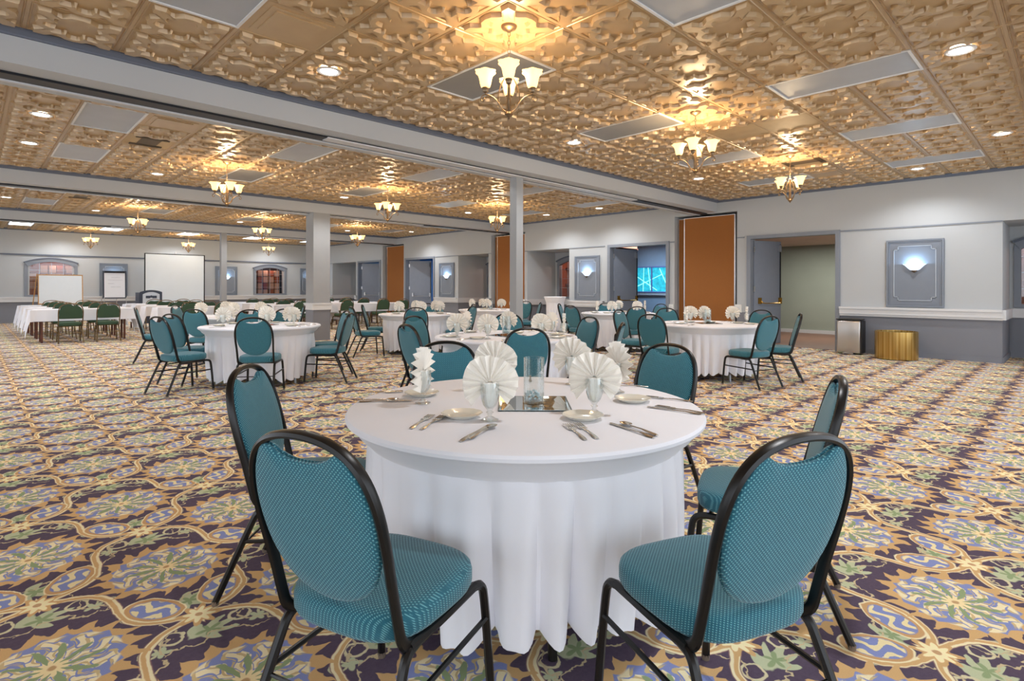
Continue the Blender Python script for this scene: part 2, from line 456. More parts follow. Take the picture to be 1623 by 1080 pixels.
# far wall with two arched windows
WF = [(1.49, 2.85), (9.30, 10.68)]
bm = bmesh.new(); x = XL
for a, b in WF + [(XW + RT, XW + RT)]:
    a2, b2 = a + .07, b - .07
    add_box(bm, x, a2 if a != b else a, YF, YF + .2, .73, CE)
    if a != b: add_box(bm, a2, b2, YF, YF + .2, .73, .95)
    x = b2
wf = struct('wall_far', bm, 'wall_fabric')
for a, b in WF:
    a2, b2 = a + .07, b - .07; K = 12; m_ = (a + b) / 2; hw = (b2 - a2) / 2
    arc = [(a2 + 2 * hw * k / K, 2.04 + .17 * (1 - (2 * k / K - 1) ** 2)) for k in range(K + 1)]
    struct('wall_head', prism(arc + [(b2, CE), (a2, CE)], YF, YF + .2, 'y'), 'wall_fabric', wf)
struct('wainscot', box(XL, XW + RT, YF, YF + .2, 0, .73), 'wainscot', wf)
t = bmesh.new(); add_box(t, XL, XW, YF - .08, YF, .74, .9); add_box(t, XL, XW, YF - .11, YF, .87, .915); struct('chair_rail', t, 'rail_white', wf)
struct('moulding', box(XL, XW, YF - .05, YF, 2.40, 2.45), 'crown', wf)
struct('baseboard', box(XL, XW, YF - .02, YF, 0, .11), 'wainscot', wf)
# beams with crown moulding, folding-wall tracks
def crown(nm, x0, x1, y, s, parent):       # runs along X on the face y, projecting towards -s
    prof = [(0, 3.285), (-.018, 3.285), (-.025, 3.30), (-.055, 3.325), (-.07, 3.335), (-.07, CE + .01), (0, CE + .01)]
    pr = [(y + s * p, z) for p, z in prof]
    bm = bmesh.new(); A = [bm.verts.new((x0, a, b)) for a, b in pr]; B = [bm.verts.new((x1, a, b)) for a, b in pr]; n = len(pr)
    for k in range(n): bm.faces.new((A[k], A[(k + 1) % n], B[(k + 1) % n], B[k]))
    bm.faces.new(A); bm.faces.new(B[::-1]); return struct(nm, bm, 'crown', parent)
def crown_y(y0, y1, parent):
    prof = [(0, 3.285), (-.018, 3.285), (-.025, 3.30), (-.055, 3.325), (-.07, 3.335), (-.07, CE + .01), (0, CE + .01)]
    bm = bmesh.new(); A = [bm.verts.new((XW + p, y0, z)) for p, z in prof]; B = [bm.verts.new((XW + p, y1, z)) for p, z in prof]; n = len(prof)
    for k in range(n): bm.faces.new((A[k], A[(k + 1) % n], B[(k + 1) % n], B[k]))
    return struct('crown_moulding', bm, 'crown', parent)
BEAM = [(5.979, 6.68), (12.761, 13.46), (19.658, 20.36), (-.82, -.12)]
for i, (a, b) in enumerate(BEAM):
    be = struct('trim_%d' % (i + 1), box(XL, XW, a, b, 3.067, CE + .01), 'beam')
    crown('crown_moulding', XL, XW, a, 1, be); crown('crown_moulding', XL, XW, b, -1, be)
    m_ = (a + b) / 2
    struct('track_channel', box(XL, XW + .3, m_ - .10, m_ + .08, 3.045, 3.067), 'track', be)
    struct('track_cover', box(3.03 if i == 0 else (5.0 if i == 1 else 3.0), 9.57 if i == 0 else 9.2, m_ - .13, m_ + .02, 3.035, 3.05), 'track_cover', be)
    t = bmesh.new(); add_box(t, XL, XW, m_ + .08, m_ + .11, 3.03, 3.067); struct('track_lip', t, 'track_cover', be)
for (a, b) in ((-.12, 5.979), (6.68, 12.761), (13.46, 19.658), (20.36, YF)): crown_y(a, b, wr)
crown('crown_moulding', XL, XW, YF, 1, wf)
# columns
def column(n, x0, x1, y0, y1, rail):
    c = sgroup('column'); tag(c, n, 'column', kind='thing')
    if rail:
        obj('shaft', box(x0, x1, y0, y1, .9, 3.067), 'column', c); obj('base', box(x0 - .004, x1 + .004, y0 - .004, y1 + .004, 0, .735), 'wainscot', c)
        t = bmesh.new(); add_box(t, x0 - .03, x1 + .03, y0 - .03, y1 + .03, .735, .90); add_box(t, x0 - .045, x1 + .045, y0 - .045, y1 + .045, .865, .895); obj('rail_band', t, 'rail_white', c)
    else: obj('shaft', box(x0, x1, y0, y1, 0, 3.067), 'column', c)
column('wide grey square column with a white rail band, left of centre', 5.87, 6.29, 12.762, 13.17, True)
column('slim pale grey square post in the middle of the room under the nearest beam', 6.21, 6.36, 6.25, 6.40, False)
column('slimmest grey post, far back left under the farthest beam', 5.93, 6.10, 19.7, 19.87, False)

# ------------------------------------------------------------ ceiling tiles
GX, GY, S = 2.142, 4.08, .61
NB = ['nearest bay', 'second bay', 'third bay', 'farthest bay']
COLN = {-2: 'far left', 2: 'left', 6: 'middle', 10: 'right', 14: 'far right'}
panels = {}       # (a, b0) -> b span 2
for a in (-2, 2, 6, 10, 14):
    for bay, b, row in ((0, -5, 'nearer'), (0, -1, 'farther'), (1, 6, 'nearer'), (1, 10, 'farther'), (2, 17, 'nearer'), (2, 21, 'farther'), (3, 28, 'nearer'), (3, 32, 'farther')):
        panels[(a, b)] = (bay, row)
blocked = set()
for (a, b) in panels: blocked |= {(a, b), (a, b + 1)}
plain = {(7, -3), (8, -3), (7, -2), (8, -2)}
plain = {(8, -3), (8, -2)}
raised = {(-1, 0), (-1, 6), (15, -2), (-1, 9 + 0)}
raised = {(-1, 0), (-1, 6), (14, -6 + 4)}
vents = {(-1, 8), (12, -2), (-1, 19), (-3, 12)}
vents = {(-1, 8), (12, -2), (-1, 19)}
def sym_loop(octant):          # octant: points from the diagonal to the axis y=0, mirrored into a closed loop
    q = octant + [(x, -y) for x, y in octant[::-1][1:]]           # diagonal(+) -> axis -> diagonal(-)
    pts = []
    for k in range(4):
        c, s_ = math.cos(-k * PI / 2), math.sin(-k * PI / 2)
        pts += [(x * c - y * s_, x * s_ + y * c) for x, y in q[:-1]]
    return pts
def tile_mesh():           # pressed metal tile: a raised ribbon between two looping outlines, square corners and round lobes
    inner = [(.47, .47), (.47, .28), (.395, .225), (.41, .16), (.52, .155), (.615, .115), (.655, .055), (.665, 0)]
    outer = [(.85, .85), (.85, .57), (.75, .52), (.665, .45), (.66, .37), (.73, .29), (.82, .20), (.86, 0)]
    bm = bmesh.new(); h = S / 2; e = .012; bw, hh = .009, .034
    v = [bm.verts.new((x, y, 0)) for x, y in ((-h + e, -h + e), (h - e, -h + e), (h - e, h - e), (-h + e, h - e))]; bm.faces.new(v[::-1])
    def offs(pts, o):
        L = [Vector((x * h, y * h)) for x, y in pts]; n = len(L); out = []
        for i in range(n):
            t1 = (L[i] - L[i - 1]).normalized(); t2 = (L[(i + 1) % n] - L[i]).normalized(); nr = Vector((-(t1 + t2).y, (t1 + t2).x)).normalized()
            out.append(L[i] + nr * o / max(.6, math.cos(t1.angle(t2) / 2)))
        return out
    I, O = sym_loop(inner), sym_loop(outer)
    cen = offs(I, bw)[0].length - Vector((I[0][0] * h, I[0][1] * h)).length      # sign of the outward offset
    sg = 1 if cen > 0 else -1
    rings = [(offs(I, 0), 0), (offs(I, sg * bw), -hh), (offs(O, -sg * bw), -hh), (offs(O, 0), 0)]
    rv = [[bm.verts.new((p.x, p.y, z)) for p in ps] for ps, z in rings]; n = len(I)
    for A, B in zip(rv, rv[1:]):
        for k in range(n): bm.faces.new((A[k], A[(k + 1) % n], B[(k + 1) % n], B[k]))
    q = [[bm.verts.new((x * (h - d), y * (h - d), z)) for x, y in ((-1, -1), (1, -1), (1, 1), (-1, 1))] for d, z in ((.012, 0), (.018, -.008), (.022, -.008), (.028, 0))]
    for A, B in zip(q, q[1:]):
        for k in range(4): bm.faces.new((A[k], A[(k + 1) % 4], B[(k + 1) % 4], B[k]))
    bm.normal_update()
    for f in bm.faces:
        if f.normal.z > 0: f.normal_flip()
    me = bpy.data.meshes.new('ceiling_tile'); bm.to_mesh(me); bm.free(); me.materials.append(MATS['gold_tile']); return me
TM = tile_mesh()
tiles = []
fwd = (math.cos(TH), math.sin(TH)); rgt = (math.sin(TH), -math.cos(TH))
for a in range(-15, 18):
    for b in range(-13, 37):
        if (a, b) in blocked or (a, b) in plain or (a, b) in raised or (a, b) in vents: continue
        x, y = GX + (a + .5) * S, GY + (b + .5) * S
        if x < XL + .3 or x > XW + .15: continue
        if any(q - .05 < y < r + .05 for q, r in BEAM) or y > YF + .2 or y < YB + .3: continue
        D = x * fwd[0] + y * fwd[1]; R = x * rgt[0] + y * rgt[1]
        seen = D > .8 and abs(R / D) < 1.02 and (CE - 1.274) / D < .60
        tiles.append((0 if seen else 1, D if seen else abs(D) + 5, x, y))
tiles.sort()
for i, (q, D, x, y) in enumerate(tiles[:300]):
    o = bpy.data.objects.new('ceiling_tile', TM); C.objects.link(o); o.location = (x, y, CE); o.parent = slab
rest = np.array([(x, y) for q, D, x, y in tiles[300:]])
nv = len(TM.vertices); cov = np.zeros(nv * 3, np.float32); TM.vertices.foreach_get('co', cov); cov = cov.reshape(-1, 3)
nl = len(TM.loops); lv_ = np.zeros(nl, np.int32); TM.loops.foreach_get('vertex_index', lv_); npf = len(TM.polygons); ls = np.zeros(npf, np.int32); TM.polygons.foreach_get('loop_start', ls)
lt_ = np.zeros(npf, np.int32); TM.polygons.foreach_get('loop_total', lt_)
M = len(rest)
me = bpy.data.meshes.new('far_ceiling_tiles'); me.vertices.add(nv * M); me.loops.add(nl * M); me.polygons.add(npf * M)
allv = (cov[None] + np.concatenate([rest, np.full((M, 1), CE)], 1)[:, None]).astype(np.float32)
me.vertices.foreach_set('co', allv.ravel()); me.loops.foreach_set('vertex_index', (lv_[None] + (np.arange(M) * nv)[:, None]).ravel().astype(np.int32))
me.polygons.foreach_set('loop_start', (ls[None] + (np.arange(M) * nl)[:, None]).ravel().astype(np.int32))
me.update(calc_edges=True); me.materials.append(MATS['gold_tile'])
o = bpy.data.objects.new('far_ceiling_tiles', me); C.objects.link(o); o.parent = slab; o['kind'] = 'stuff'
# T-bar grid
bm = bmesh.new()
for a in range(-15, 18):
    x = GX + a * S
    if XL < x < XW: add_box(bm, x - .013, x + .013, YB, YF, CE - .004, CE + .012)
for b in range(-13, 37):
    y = GY + b * S
    if YB < y < YF and not any(q < y < r for q, r in BEAM): add_box(bm, XL, XW, y - .013, y + .013, CE - .003, CE + .012)
g = obj('ceiling_grid', bm, 'gold_tile', slab); g['kind'] = 'stuff'
def plain_tile(a, b, kind):
    x, y = GX + a * S, GY + b * S
    if kind == 'plain': struct('ceiling_tile', box(x + .013, x + S - .013, y + .013, y + S - .013, CE - .004, CE + .005), 'tile_plain', slab)
    if kind == 'raised':
        bm = bmesh.new(); 
        for e, z in ((.013, .002), (.06, -.004), (.11, -.012), (.14, -.004)): add_box(bm, x + e, x + S - e, y + e, y + S - e, CE - .006 + z, CE + .006)
        struct('ceiling_tile', bm, 'gold_tile', slab)
for a, b in plain: plain_tile(a, b, 'plain')
for a, b in raised: plain_tile(a, b, 'raised')
for k, (a, b) in enumerate(sorted(vents)):
    x, y = GX + a * S, GY + b * S
    v = thing('ceiling_vent', ['louvred bronze air vent in the second bay ceiling at far left', 'small louvred air vent behind the far left chandelier of the third bay', 'louvred air vent in the nearest bay ceiling beside the right chandelier'][k], 'vent', (x + S / 2, y + S / 2, CE), 0, 'ceiling air vents')
    obj('backing', box(-.29, .29, -.29, .29, -.004, .003), 'tile_plain', v)
    obj('grille_plate', box(-.12, .12, -.2, .2, -.008, -.004), 'vent_dark', v)
    for q in range(6):
        for s_ in (-1, 1): obj('slat', box(-.2, .2, s_ * (.21 + q * .013) - .002, s_ * (.21 + q * .013) + .004, -.016, -.004), 'vent_dark', v)
# fluorescent panels
def make_panel(kind):
    p = thing('ceiling_light_panel', 'panel', 'ceiling light')
    bm = bmesh.new(); W, L = S, 2 * S
    for q in ((-W / 2, W / 2, -L / 2, -L / 2 + .022), (-W / 2, W / 2, L / 2 - .022, L / 2), (-W / 2, -W / 2 + .022, -L / 2, L / 2), (W / 2 - .022, W / 2, -L / 2, L / 2)): add_box(bm, *q, -.012, .006)
    obj('frame', bm, 'white_metal', p)
    obj('diffuser', box(-W / 2 + .02, W / 2 - .02, -L / 2 + .02, L / 2 - .02, -.002, .004), kind, p)
    return p
PP = {k: Proto(make_panel(k)) for k in ('panel_lens_off', 'panel_lens_dark', 'panel_lens_on')}
for (a, b), (bay, row) in panels.items():
    if bay == 0 and b == -5 and a < 0: continue
    kind = 'panel_lens_on' if bay == 3 else ('panel_lens_off' if (a in (-2, 14, 10) or row == 'nearer') else 'panel_lens_dark')
    what = {'panel_lens_on': 'lit bluish white', 'panel_lens_off': 'unlit pale grey', 'panel_lens_dark': 'unlit dull grey'}[kind]
    PP[kind].put((GX + (a + .5) * S, GY + (b + 1) * S, CE - .001), 0, '%s fluorescent ceiling panel, %s one in the %s row of the %s' % (what, COLN[a], row, NB[bay]), 'fluorescent ceiling panels')

# ------------------------------------------------------------ downlights and chandeliers
def make_down():
    d = thing('downlight', 'downlight', 'ceiling light')
    obj('ring', lathe([(.075, -.002), (.098, -.012), (.112, -.006), (.112, .002)], 24), 'white_metal', d, True)
    obj('lens', lathe([(0, -.003), (.078, -.004)], 24), 'lamp_disc', d)
    return d
PD = Proto(make_down())
DL = [(0, .5, 1.5), (0, 6.5, 1.5), (0, 12.5, 1.5), (0, 6.5, -5.5), (0, 12.5, -5.5), (0, 15.5, -3.5), (0, .5, -5.5), (1, -2.5, 7.5), (1, -2.5, 10.5), (1, .5, 12.5), (1, 6.5, 12.5), (1, 12.5, 12.5),
      (1, 15.5, 7.5), (1, 15.5, 10.5), (1, .5, 5.0), (1, 6.5, 5.0), (1, 12.5, 5.0), (2, -2.5, 21.5), (2, .5, 23.6), (2, 6.5, 23.6), (2, 12.5, 23.6), (2, 15.5, 21.4), (2, -2.5, 18.5), (2, .5, 16.5), (2, 6.5, 16.5), (2, 12.5, 16.5),
      (3, .5, 34.8), (3, 6.5, 34.8), (3, 12.5, 34.8), (3, .5, 29.), (3, 6.5, 29.)]
XN = {-2.5: 'leftmost', .5: 'left', 6.5: 'middle', 12.5: 'right', 15.5: 'rightmost'}
for bay, a, b in DL:
    if b == 5.0: b = 4.9
    hi = sum(1 for q in DL if q[0] == bay and q[1] == a and q[2] > b)
    lo = sum(1 for q in DL if q[0] == bay and q[1] == a and q[2] < b)
    wh = 'farther ' if lo else ('nearer ' if hi else '')
    x, y = GX + a * S, GY + b * S
    for q, r in BEAM:
        if q - .15 < y < r + .15: y = r + .35
    o = PD.put((x, y, CE - .016), 0, 'lit recessed downlight, the %s%s one in the %s ceiling' % (wh, XN[a], NB[bay]), 'recessed downlights')
    light('downlight_lamp', 'SPOT', (0, 0, -.02), P_DN, (.97, .98, 1.0), o, .06, (0, 0, 0), 2.6)
def make_chandelier():
    c = thing('chandelier', 'chandelier', 'chandelier')
    obj('canopy', lathe([(0, -.045), (.02, -.044), (.03, -.03), (.055, -.022), (.064, -.008), (.064, 0)], 20), 'bronze', c, True)
    ch = bmesh.new(); z = -.045; k = 0
    while z > -.36:
        pts = [((.009 * math.cos(t)) if k % 2 else 0, 0 if k % 2 else .009 * math.cos(t), z - .02 + .022 * math.sin(t)) for t in [2 * PI * q / 8 for q in range(8)]]
        add_tube(ch, pts, .0028, 5, True); z -= .034; k += 1
    obj('chain', ch, 'bronze', c, True)
    obj('stem', lathe([(0, -.36), (.012, -.365), (.028, -.375), (.012, -.39), (.01, -.41), (.016, -.44), (.012, -.47), (.013, -.56), (.02, -.60), (.02, -.68), (.03, -.69), (.034, -.70), (.02, -.715), (.008, -.725), (.009, -.735), (0, -.74)], 14), 'bronze', c, True)
    for k in range(4):
        t = k * PI / 2; d = Vector((math.cos(t), math.sin(t), 0))
        def P(r, z): return d * r + Vector((0, 0, z))
        arm = bmesh.new()
        add_tube(arm, smooth_path([P(.018, -.68), P(.05, -.665), P(.085, -.60), P(.13, -.555), P(.185, -.54), P(.215, -.555), P(.222, -.585), P(.205, -.60), P(.19, -.587), P(.195, -.57)], 2), .0058, 6)
        add_tube(arm, smooth_path([P(.02, -.69), P(.07, -.665), P(.09, -.58), P(.07, -.48), P(.035, -.41), P(.01, -.385)], 2), .005, 6)
        add_lathe(arm, [(.005, -.545), (.006, -.53), (.02, -.522), (.024, -.50), (.03, -.495), (.028, -.485), (0, -.485)], 12, P(.185, 0))
        obj('arm', arm, 'bronze', c, True)
        sh = lathe([(.026, -.49), (.036, -.482), (.044, -.455), (.050, -.42), (.060, -.39), (.082, -.362), (.084, -.36), (.078, -.365), (.055, -.392), (.044, -.42), (.038, -.455), (.024, -.484)], 24, P(.185, 0), fr=lambda u, r, z: 1 + (.10 * math.cos(6 * 2 * PI * u) if z > -.38 else 0))
        so = obj('lamp_shade', sh, 'shade_glass', c, True)
        obj('bulb', lathe([(0, -.45), (.016, -.44), (.026, -.405), (.022, -.375), (.01, -.355), (0, -.352)], 12, P(.185, 0)), 'bulb', so, True)
    return c
PC = Proto(make_chandelier())
for bay, b in ((0, -1.5), (1, 9.5), (2, 20.6), (3, 33.0)):
    for a, nm in ((1.5, 'left'), (6.5, 'middle'), (11.5, 'right')):
        x, y = GX + a * S, GY + b * S
        o = PC.put((x, y, CE), TH + (0 if (a == 1.5 and bay == 0) else .5 * bay + a * .17), 'bronze scroll-arm chandelier with four glowing amber shades, %s one in the %s' % (nm, NB[bay]), 'four-shade chandeliers')
        light('chandelier_lamp', 'POINT', (0, 0, -.33), P_CH, (1, .74, .45), o, .12)

# ------------------------------------------------------------ wall things
def sconce_panel(px, py, facing, lab1, lab2):
    # facing 'x': hung on the right wall looking to -X ; 'y': on the far wall looking to -Y
    rz = PI / 2 * -1 if facing == 'x' else 0.
    # local frame: face looks along -Y
    loc = (px, py, 0)
    p = thing('wall_panel', lab1, 'wall panel', loc, rz if facing == 'y' else -PI / 2, 'grey wall panels behind the sconces')
    W, z0, z1 = .44, .935, 2.19
    if facing == 'y': W = .45
    obj('field', box(-W, W, -.02, 0, z0, z1), 'trim_grey', p)
    f = bmesh.new()
    for e, w_, d in ((0, .03, .045), (.035, .015, .035)):
        x0, x1, a, b = -W + e, W - e, z0 + e, z1 - e
        add_box(f, x0, x0 + w_, -d, -.02, a, b); add_box(f, x1 - w_, x1, -d, -.02, a, b); add_box(f, x0 + w_, x1 - w_, -d, -.02, a, a + w_); add_box(f, x0 + w_, x1 - w_, -d, -.02, b - w_, b)
    obj('outer_frame', f, 'trim_grey', p)
    i0, a, b, n = W - .12, z0 + .12, z1 - .12, .065
    loop = [(-i0 + n, a), (i0 - n, a), (i0 - n, a + n), (i0, a + n), (i0, b - n), (i0 - n, b - n), (i0 - n, b), (-i0 + n, b), (-i0 + n, b - n), (-i0, b - n), (-i0, a + n), (-i0 + n, a + n)]
    t = bmesh.new()
    for k in range(len(loop)):
        (xa, za), (xb, zb) = loop[k], loop[(k + 1) % len(loop)]
        add_box(t, min(xa, xb) - .006, max(xa, xb) + .006, -.032, -.02, min(za, zb) - .006, max(za, zb) + .006)
    obj('inner_moulding', t, 'moulding_light', p)
    s = thing('wall_sconce', lab2, 'sconce', (px - .02, py, 1.67) if facing == 'x' else (px, py - .02, 1.67), p.rotation_euler[2], 'lit bowl sconces')
    # half bowl
    bm = bmesh.new(); prof = [(.045, -.055), (.075, -.045), (.11, -.01), (.15, .035), (.185, .06), (.18, .062), (.145, .043), (.10, .0), (.06, -.035)]; rings = []
    for r, z in prof: rings.append([bm.verts.new((r * math.cos(PI * k / 16), -r * .62 * math.sin(PI * k / 16), z)) for k in range(17)])
    for A, B in zip(rings, rings[1:]):
        for k in range(16): bm.faces.new((A[k], A[k + 1], B[k + 1], B[k]))
    obj('lamp_shade', bm, 'sconce_glass', s, True)
    obj('bracket', lathe([(0, -.10), (.02, -.09), (.05, -.065), (.05, -.055), (0, -.052)], 14, (0, -.03, 0)), 'bronze', s, True)
    light('sconce_lamp', 'POINT', (0, -.07, .06), P_SC, (.48, .74, 1.0), s, .04)
for py, w1, w2 in ((2.155, 'right of the nearest doorway above the steel bin', 'right of the nearest doorway'), (9.81, 'left of the second doorway, by the skirted cocktail table', 'just left of the second doorway'), (16.3, 'right of the blue doorway', 'beside the larger blue doorway')):
    sconce_panel(XW, py, 'x', 'grey framed wall panel %s' % w1, 'lit white bowl sconce on the grey panel %s' % w2)
for px, w1 in ((4.03, 'behind the flip chart'), (8.1, 'right of the projection screen'), (11.85, 'right of the far arched window, by the column')):
    sconce_panel(px, YF, 'y', 'grey framed wall panel on the far wall %s' % w1, 'lit bluish sconce on the far wall %s' % w1)

def door(n, y0, y1, leaves=1, swing=1.35, bar='brass', back='corridor'):
    d = sgroup('door_%d' % n)
    f = bmesh.new(); zt = 2.405
    for a, b in ((y0 - .05, y0 + .035), (y1 - .035, y1 + .05)): add_box(f, XW - .035, XW + .18, a, b, 0, zt + .055)
    add_box(f, XW - .035, XW + .18, y0 + .035, y1 - .035, zt - .02, zt + .055)
    obj('door_frame', f, 'frame_grey', d)
    for side in (1, -1):
        if side == -1 and leaves < 2: continue
        hy = y1 - .05 if side == 1 else y0 + .05
        W = (y1 - y0) / 2 - .06
        bm = box(0, .045, -W if side == 1 else 0, 0 if side == 1 else W, .01, 2.36)
        ang = swing if side == 1 else -1.72
        lf = obj('door_leaf', bm, 'door_paint', d, loc=(XW + .14, hy, 0), rot=(0, 0, ang))
        sg = -1 if side == 1 else 1
        t = bmesh.new()
        for q in (.12, W - .08): add_box(t, -.06, 0, min(sg * q, sg * (q + .05)), max(sg * q, sg * (q + .05)), .92, 1.06)
        add_tube(t, [(-.02, sg * .14, 1.04), (-.07, sg * .18, .95), (-.09, sg * .24, .935), (-.09, sg * (W - .12), .935), (-.06, sg * (W - .05), 1.0)], .013, 6)
        pb = obj('panic_bar', t, bar, lf)
        obj('vertical_rod', box(-.02, -.002, min(sg * (W - .04), sg * (W - .02)), max(sg * (W - .04), sg * (W - .02)), 1.05, 2.3), 'track', lf)
        obj('door_closer', box(-.07, -.002, min(sg * (W - .12), sg * (W - .06)), max(sg * (W - .12), sg * (W - .06)), 2.12, 2.28), 'frame_grey', lf)
        for hz in (.35, 1.2, 2.1): obj('hinge', box(-.01, .0, -.02, .02, hz, hz + .12), 'aluminium', lf)
    return d
door(1, 3.44, 5.22, 2, 1.2); door(2, 7.27, 9.05, 2, 1.27); door(3, 17.1, 19.0, 1, .75, 'aluminium'); door(4, 20.95, 22.8, 1, .75, 'aluminium')
# rooms behind the doors
def room(nm, x1, y0, y1, h, wallm, ceilm, floorm):
    r = sgroup(nm); x0 = XW + RT
    obj('room_wall', box(x1, x1 + .1, y0, y1, 0, h), wallm, r); obj('room_wall', box(x0, x1, y0 - .1, y0, 0, h), wallm, r); obj('room_wall', box(x0, x1, y1, y1 + .1, 0, h), wallm, r)
    obj('room_ceiling', box(x0, x1 + .1, y0 - .1, y1 + .1, h, h + .1), ceilm, r); obj('room_floor', box(x0 - .06, x1 + .1, y0 - .1, y1 + .1, -.05, .004), floorm, r)
    return r
r1 = room('wall_corridor', 17.1, 2.6, 6.9, 2.5, 'corridor_wall', 'corridor_ceiling', 'corridor_floor')
obj('baseboard', box(17.07, 17.1, 2.6, 6.9, 0, .1), 'rail_white', r1)
light('corridor_lamp', 'AREA', (15.3, 4.6, 2.45), 50, (1, .97, .90), r1, .8, sy=1.6)
r2 = room('wall_lobby', 17.0, 7.0, 13.2, 2.75, 'lobby_wall', 'lobby_wall', 'corridor_floor')
struct('window_ledge', box(16.9, 17.0, 9.3, 11.9, 1.03, 1.10), 'moulding_light', r2)
light('lobby_lamp', 'AREA', (15.2, 9.8, 2.7), 95, (.55, .78, 1.0), r2, 1.2, sy=2.5)
obj('room_light', lathe([(0, -.01), (.09, -.012), (.11, 0)], 20, (16.2, 10.3, 2.745)), 'lamp_disc', r2)
# lobby window: framed view panel and poles, emission added to stand in for daylight
wn = sgroup('window_5')
wf_ = bmesh.new()
for q in ((16.93, 17.0, 9.5, 9.56, 1.12, 2.03), (16.93, 17.0, 11.24, 11.3, 1.12, 2.03), (16.93, 17.0, 9.56, 11.24, 1.12, 1.16), (16.93, 17.0, 9.56, 11.24, 1.99, 2.03), (16.94, 16.99, 10.38, 10.42, 1.16, 1.99)): add_box(wf_, *q)
obj('window_frame', wf_, 'ledge_blue', wn)
mat('garden_glow', (40, 150, 170), .8, var=.9, scale=9, emit=(40, 165, 200), es=.55)
obj('garden_view', box(16.975, 16.99, 9.56, 11.24, 1.16, 1.99), 'garden_glow', wn)
mat('pole_glow', (180, 240, 220), .6, emit=(150, 235, 225), es=.8)
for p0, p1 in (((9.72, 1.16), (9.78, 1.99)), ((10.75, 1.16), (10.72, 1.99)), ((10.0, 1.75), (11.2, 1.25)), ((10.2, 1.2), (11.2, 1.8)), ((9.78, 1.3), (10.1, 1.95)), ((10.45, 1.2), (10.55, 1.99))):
    obj('garden_pole', tube([(16.965, p0[0], p0[1]), (16.965, p1[0], p1[1])], .012, 6), 'pole_glow', wn)
r3 = room('wall_blue_room', 15.6, 16.6, 19.6, 2.6, 'lobby_blue', 'lobby_blue', 'corridor_floor')
light('blue_room_lamp', 'AREA', (14.6, 17.9, 2.5), 22, (.35, .65, 1.0), r3, .8)
r4 = room('wall_blue_corridor', 15.6, 20.6, 23.4, 2.6, 'lobby_blue', 'lobby_blue', 'corridor_floor')
light('blue_corridor_lamp', 'AREA', (14.6, 21.9, 2.5), 22, (.35, .65, 1.0), r4, .8)
# folding partition stacks in the pockets
for k, (a, b, lab) in enumerate(((5.5, 7.08, 'tall brown fabric folding partition parked in the wall pocket beside the nearest doorway'), (12.29, 13.89, 'brown folding partition in the wall pocket behind the slim post'), (19.15, 20.75, 'farthest brown folding partition, between the two blue doorways'))):
    t = thing('folding_partition', lab, 'partition', (XW, (a + b) / 2, 0), 0, 'parked folding partitions')
    w_ = (b - a) / 2
    for q, (x0, x1, ya, yb) in enumerate(((.08, .16, -w_ + .10, w_ - .235), (.17, .25, w_ - .42, w_ - .03), (.19, .27, -w_ + .08, w_ - .42), (.29, .37, -w_ + .06, w_ - .1))):
        pn = obj('panel', box(x0, x1, ya, yb, .02, 2.985), 'brown_fabric', t)
        e = bmesh.new(); add_box(e, x0 - .006, x1 + .003, ya - .025, ya, .015, 3.0); add_box(e, x0 - .006, x1 + .003, yb, yb + .022, .015, 3.0); add_box(e, x0 - .004, x1, ya, yb, 2.985, 3.0)
        obj('edge_trim', e, 'aluminium', pn)
# arched windows
def arched(n, loc, rz, hw, interior):
    wn = sgroup('window_%d' % n, loc, rz)          # local: opening in the XZ plane, room on the -Y side
    K = 14; 
    def arc(h, off): return [(-h + 2 * h * k / K, 2.04 + off + .17 * (1 - (2 * k / K - 1) ** 2)) for k in range(K + 1)]
    f = bmesh.new()
    add_box(f, -hw - .07, -hw + .03, -.05, .05, .93, 2.08); add_box(f, hw - .03, hw + .07, -.05, .05, .93, 2.08); add_box(f, -hw + .03, hw - .03, -.05, .05, .93, .99)
    obj('window_frame', f, 'frame_grey', wn)
    o_, i_ = arc(hw + .08, .10), arc(hw - .02, -.03)
    obj('arch_head', prism(o_ + i_[::-1], -.07, .05, 'y'), 'frame_grey', wn)
    o2 = arc(hw + .10, .125)
    obj('arch_cap', prism(o2 + arc(hw + .08, .085)[::-1], -.09, .05, 'y'), 'crown', wn)
    obj('pane', box(-hw + .03, hw - .03, .0, .006, .99, 2.2), 'window_glass', wn)
    for q in (-1, 0, 1): obj('mullion', box(q * hw * .5 - .007, q * hw * .5 + .007, .008, .022, .99, 2.16), 'mullion', wn)
    for z in (1.28, 1.58, 1.88): obj('mullion', box(-hw + .03, hw - .03, .008, .02, z - .005, z + .005), 'mullion', wn)
    # room seen through the glass
    D = 1.6
    obj('inner_wall', box(-1.2, 1.2, D, D + .05, .4, 2.8), interior, wn); obj('inner_wall', box(-1.25, -1.2, .22, D, .4, 2.8), interior, wn); obj('inner_wall', box(1.2, 1.25, .22, D, .4, 2.8), interior, wn)
    obj('inner_ceiling', box(-1.25, 1.25, .22, D + .05, 2.5, 2.55), 'terracotta', wn); obj('inner_floor', box(-1.25, 1.25, .22, D + .05, .35, .4), 'corridor_floor', wn)
    rr = random.Random(n)
    for q in range(5):
        x = -.55 + q * .26 + rr.uniform(-.04, .04)
        if n in (1, 3): 
            for z in range(4): obj('stacked_box', box(x, x + .2, .7, 1.1, .9 + z * .3, 1.17 + z * .3), 'box_card' if (q + z) % 3 else 'brick_red', wn)
        elif q % 2 == 0: obj('shelf_beam', box(x - .03, x + .03, .9, 1.1, .4, 2.5), 'brick_red', wn)
    for z in (1.35, 1.9):
        if n not in (1, 3): obj('shelf', box(-1.2, 1.2, .9, 1.2, z, z + .08), 'brick_red', wn)
    light('inner_lamp', 'POINT', (0.2, .6, 2.3), 14, (1, .72, .6), wn, .08)
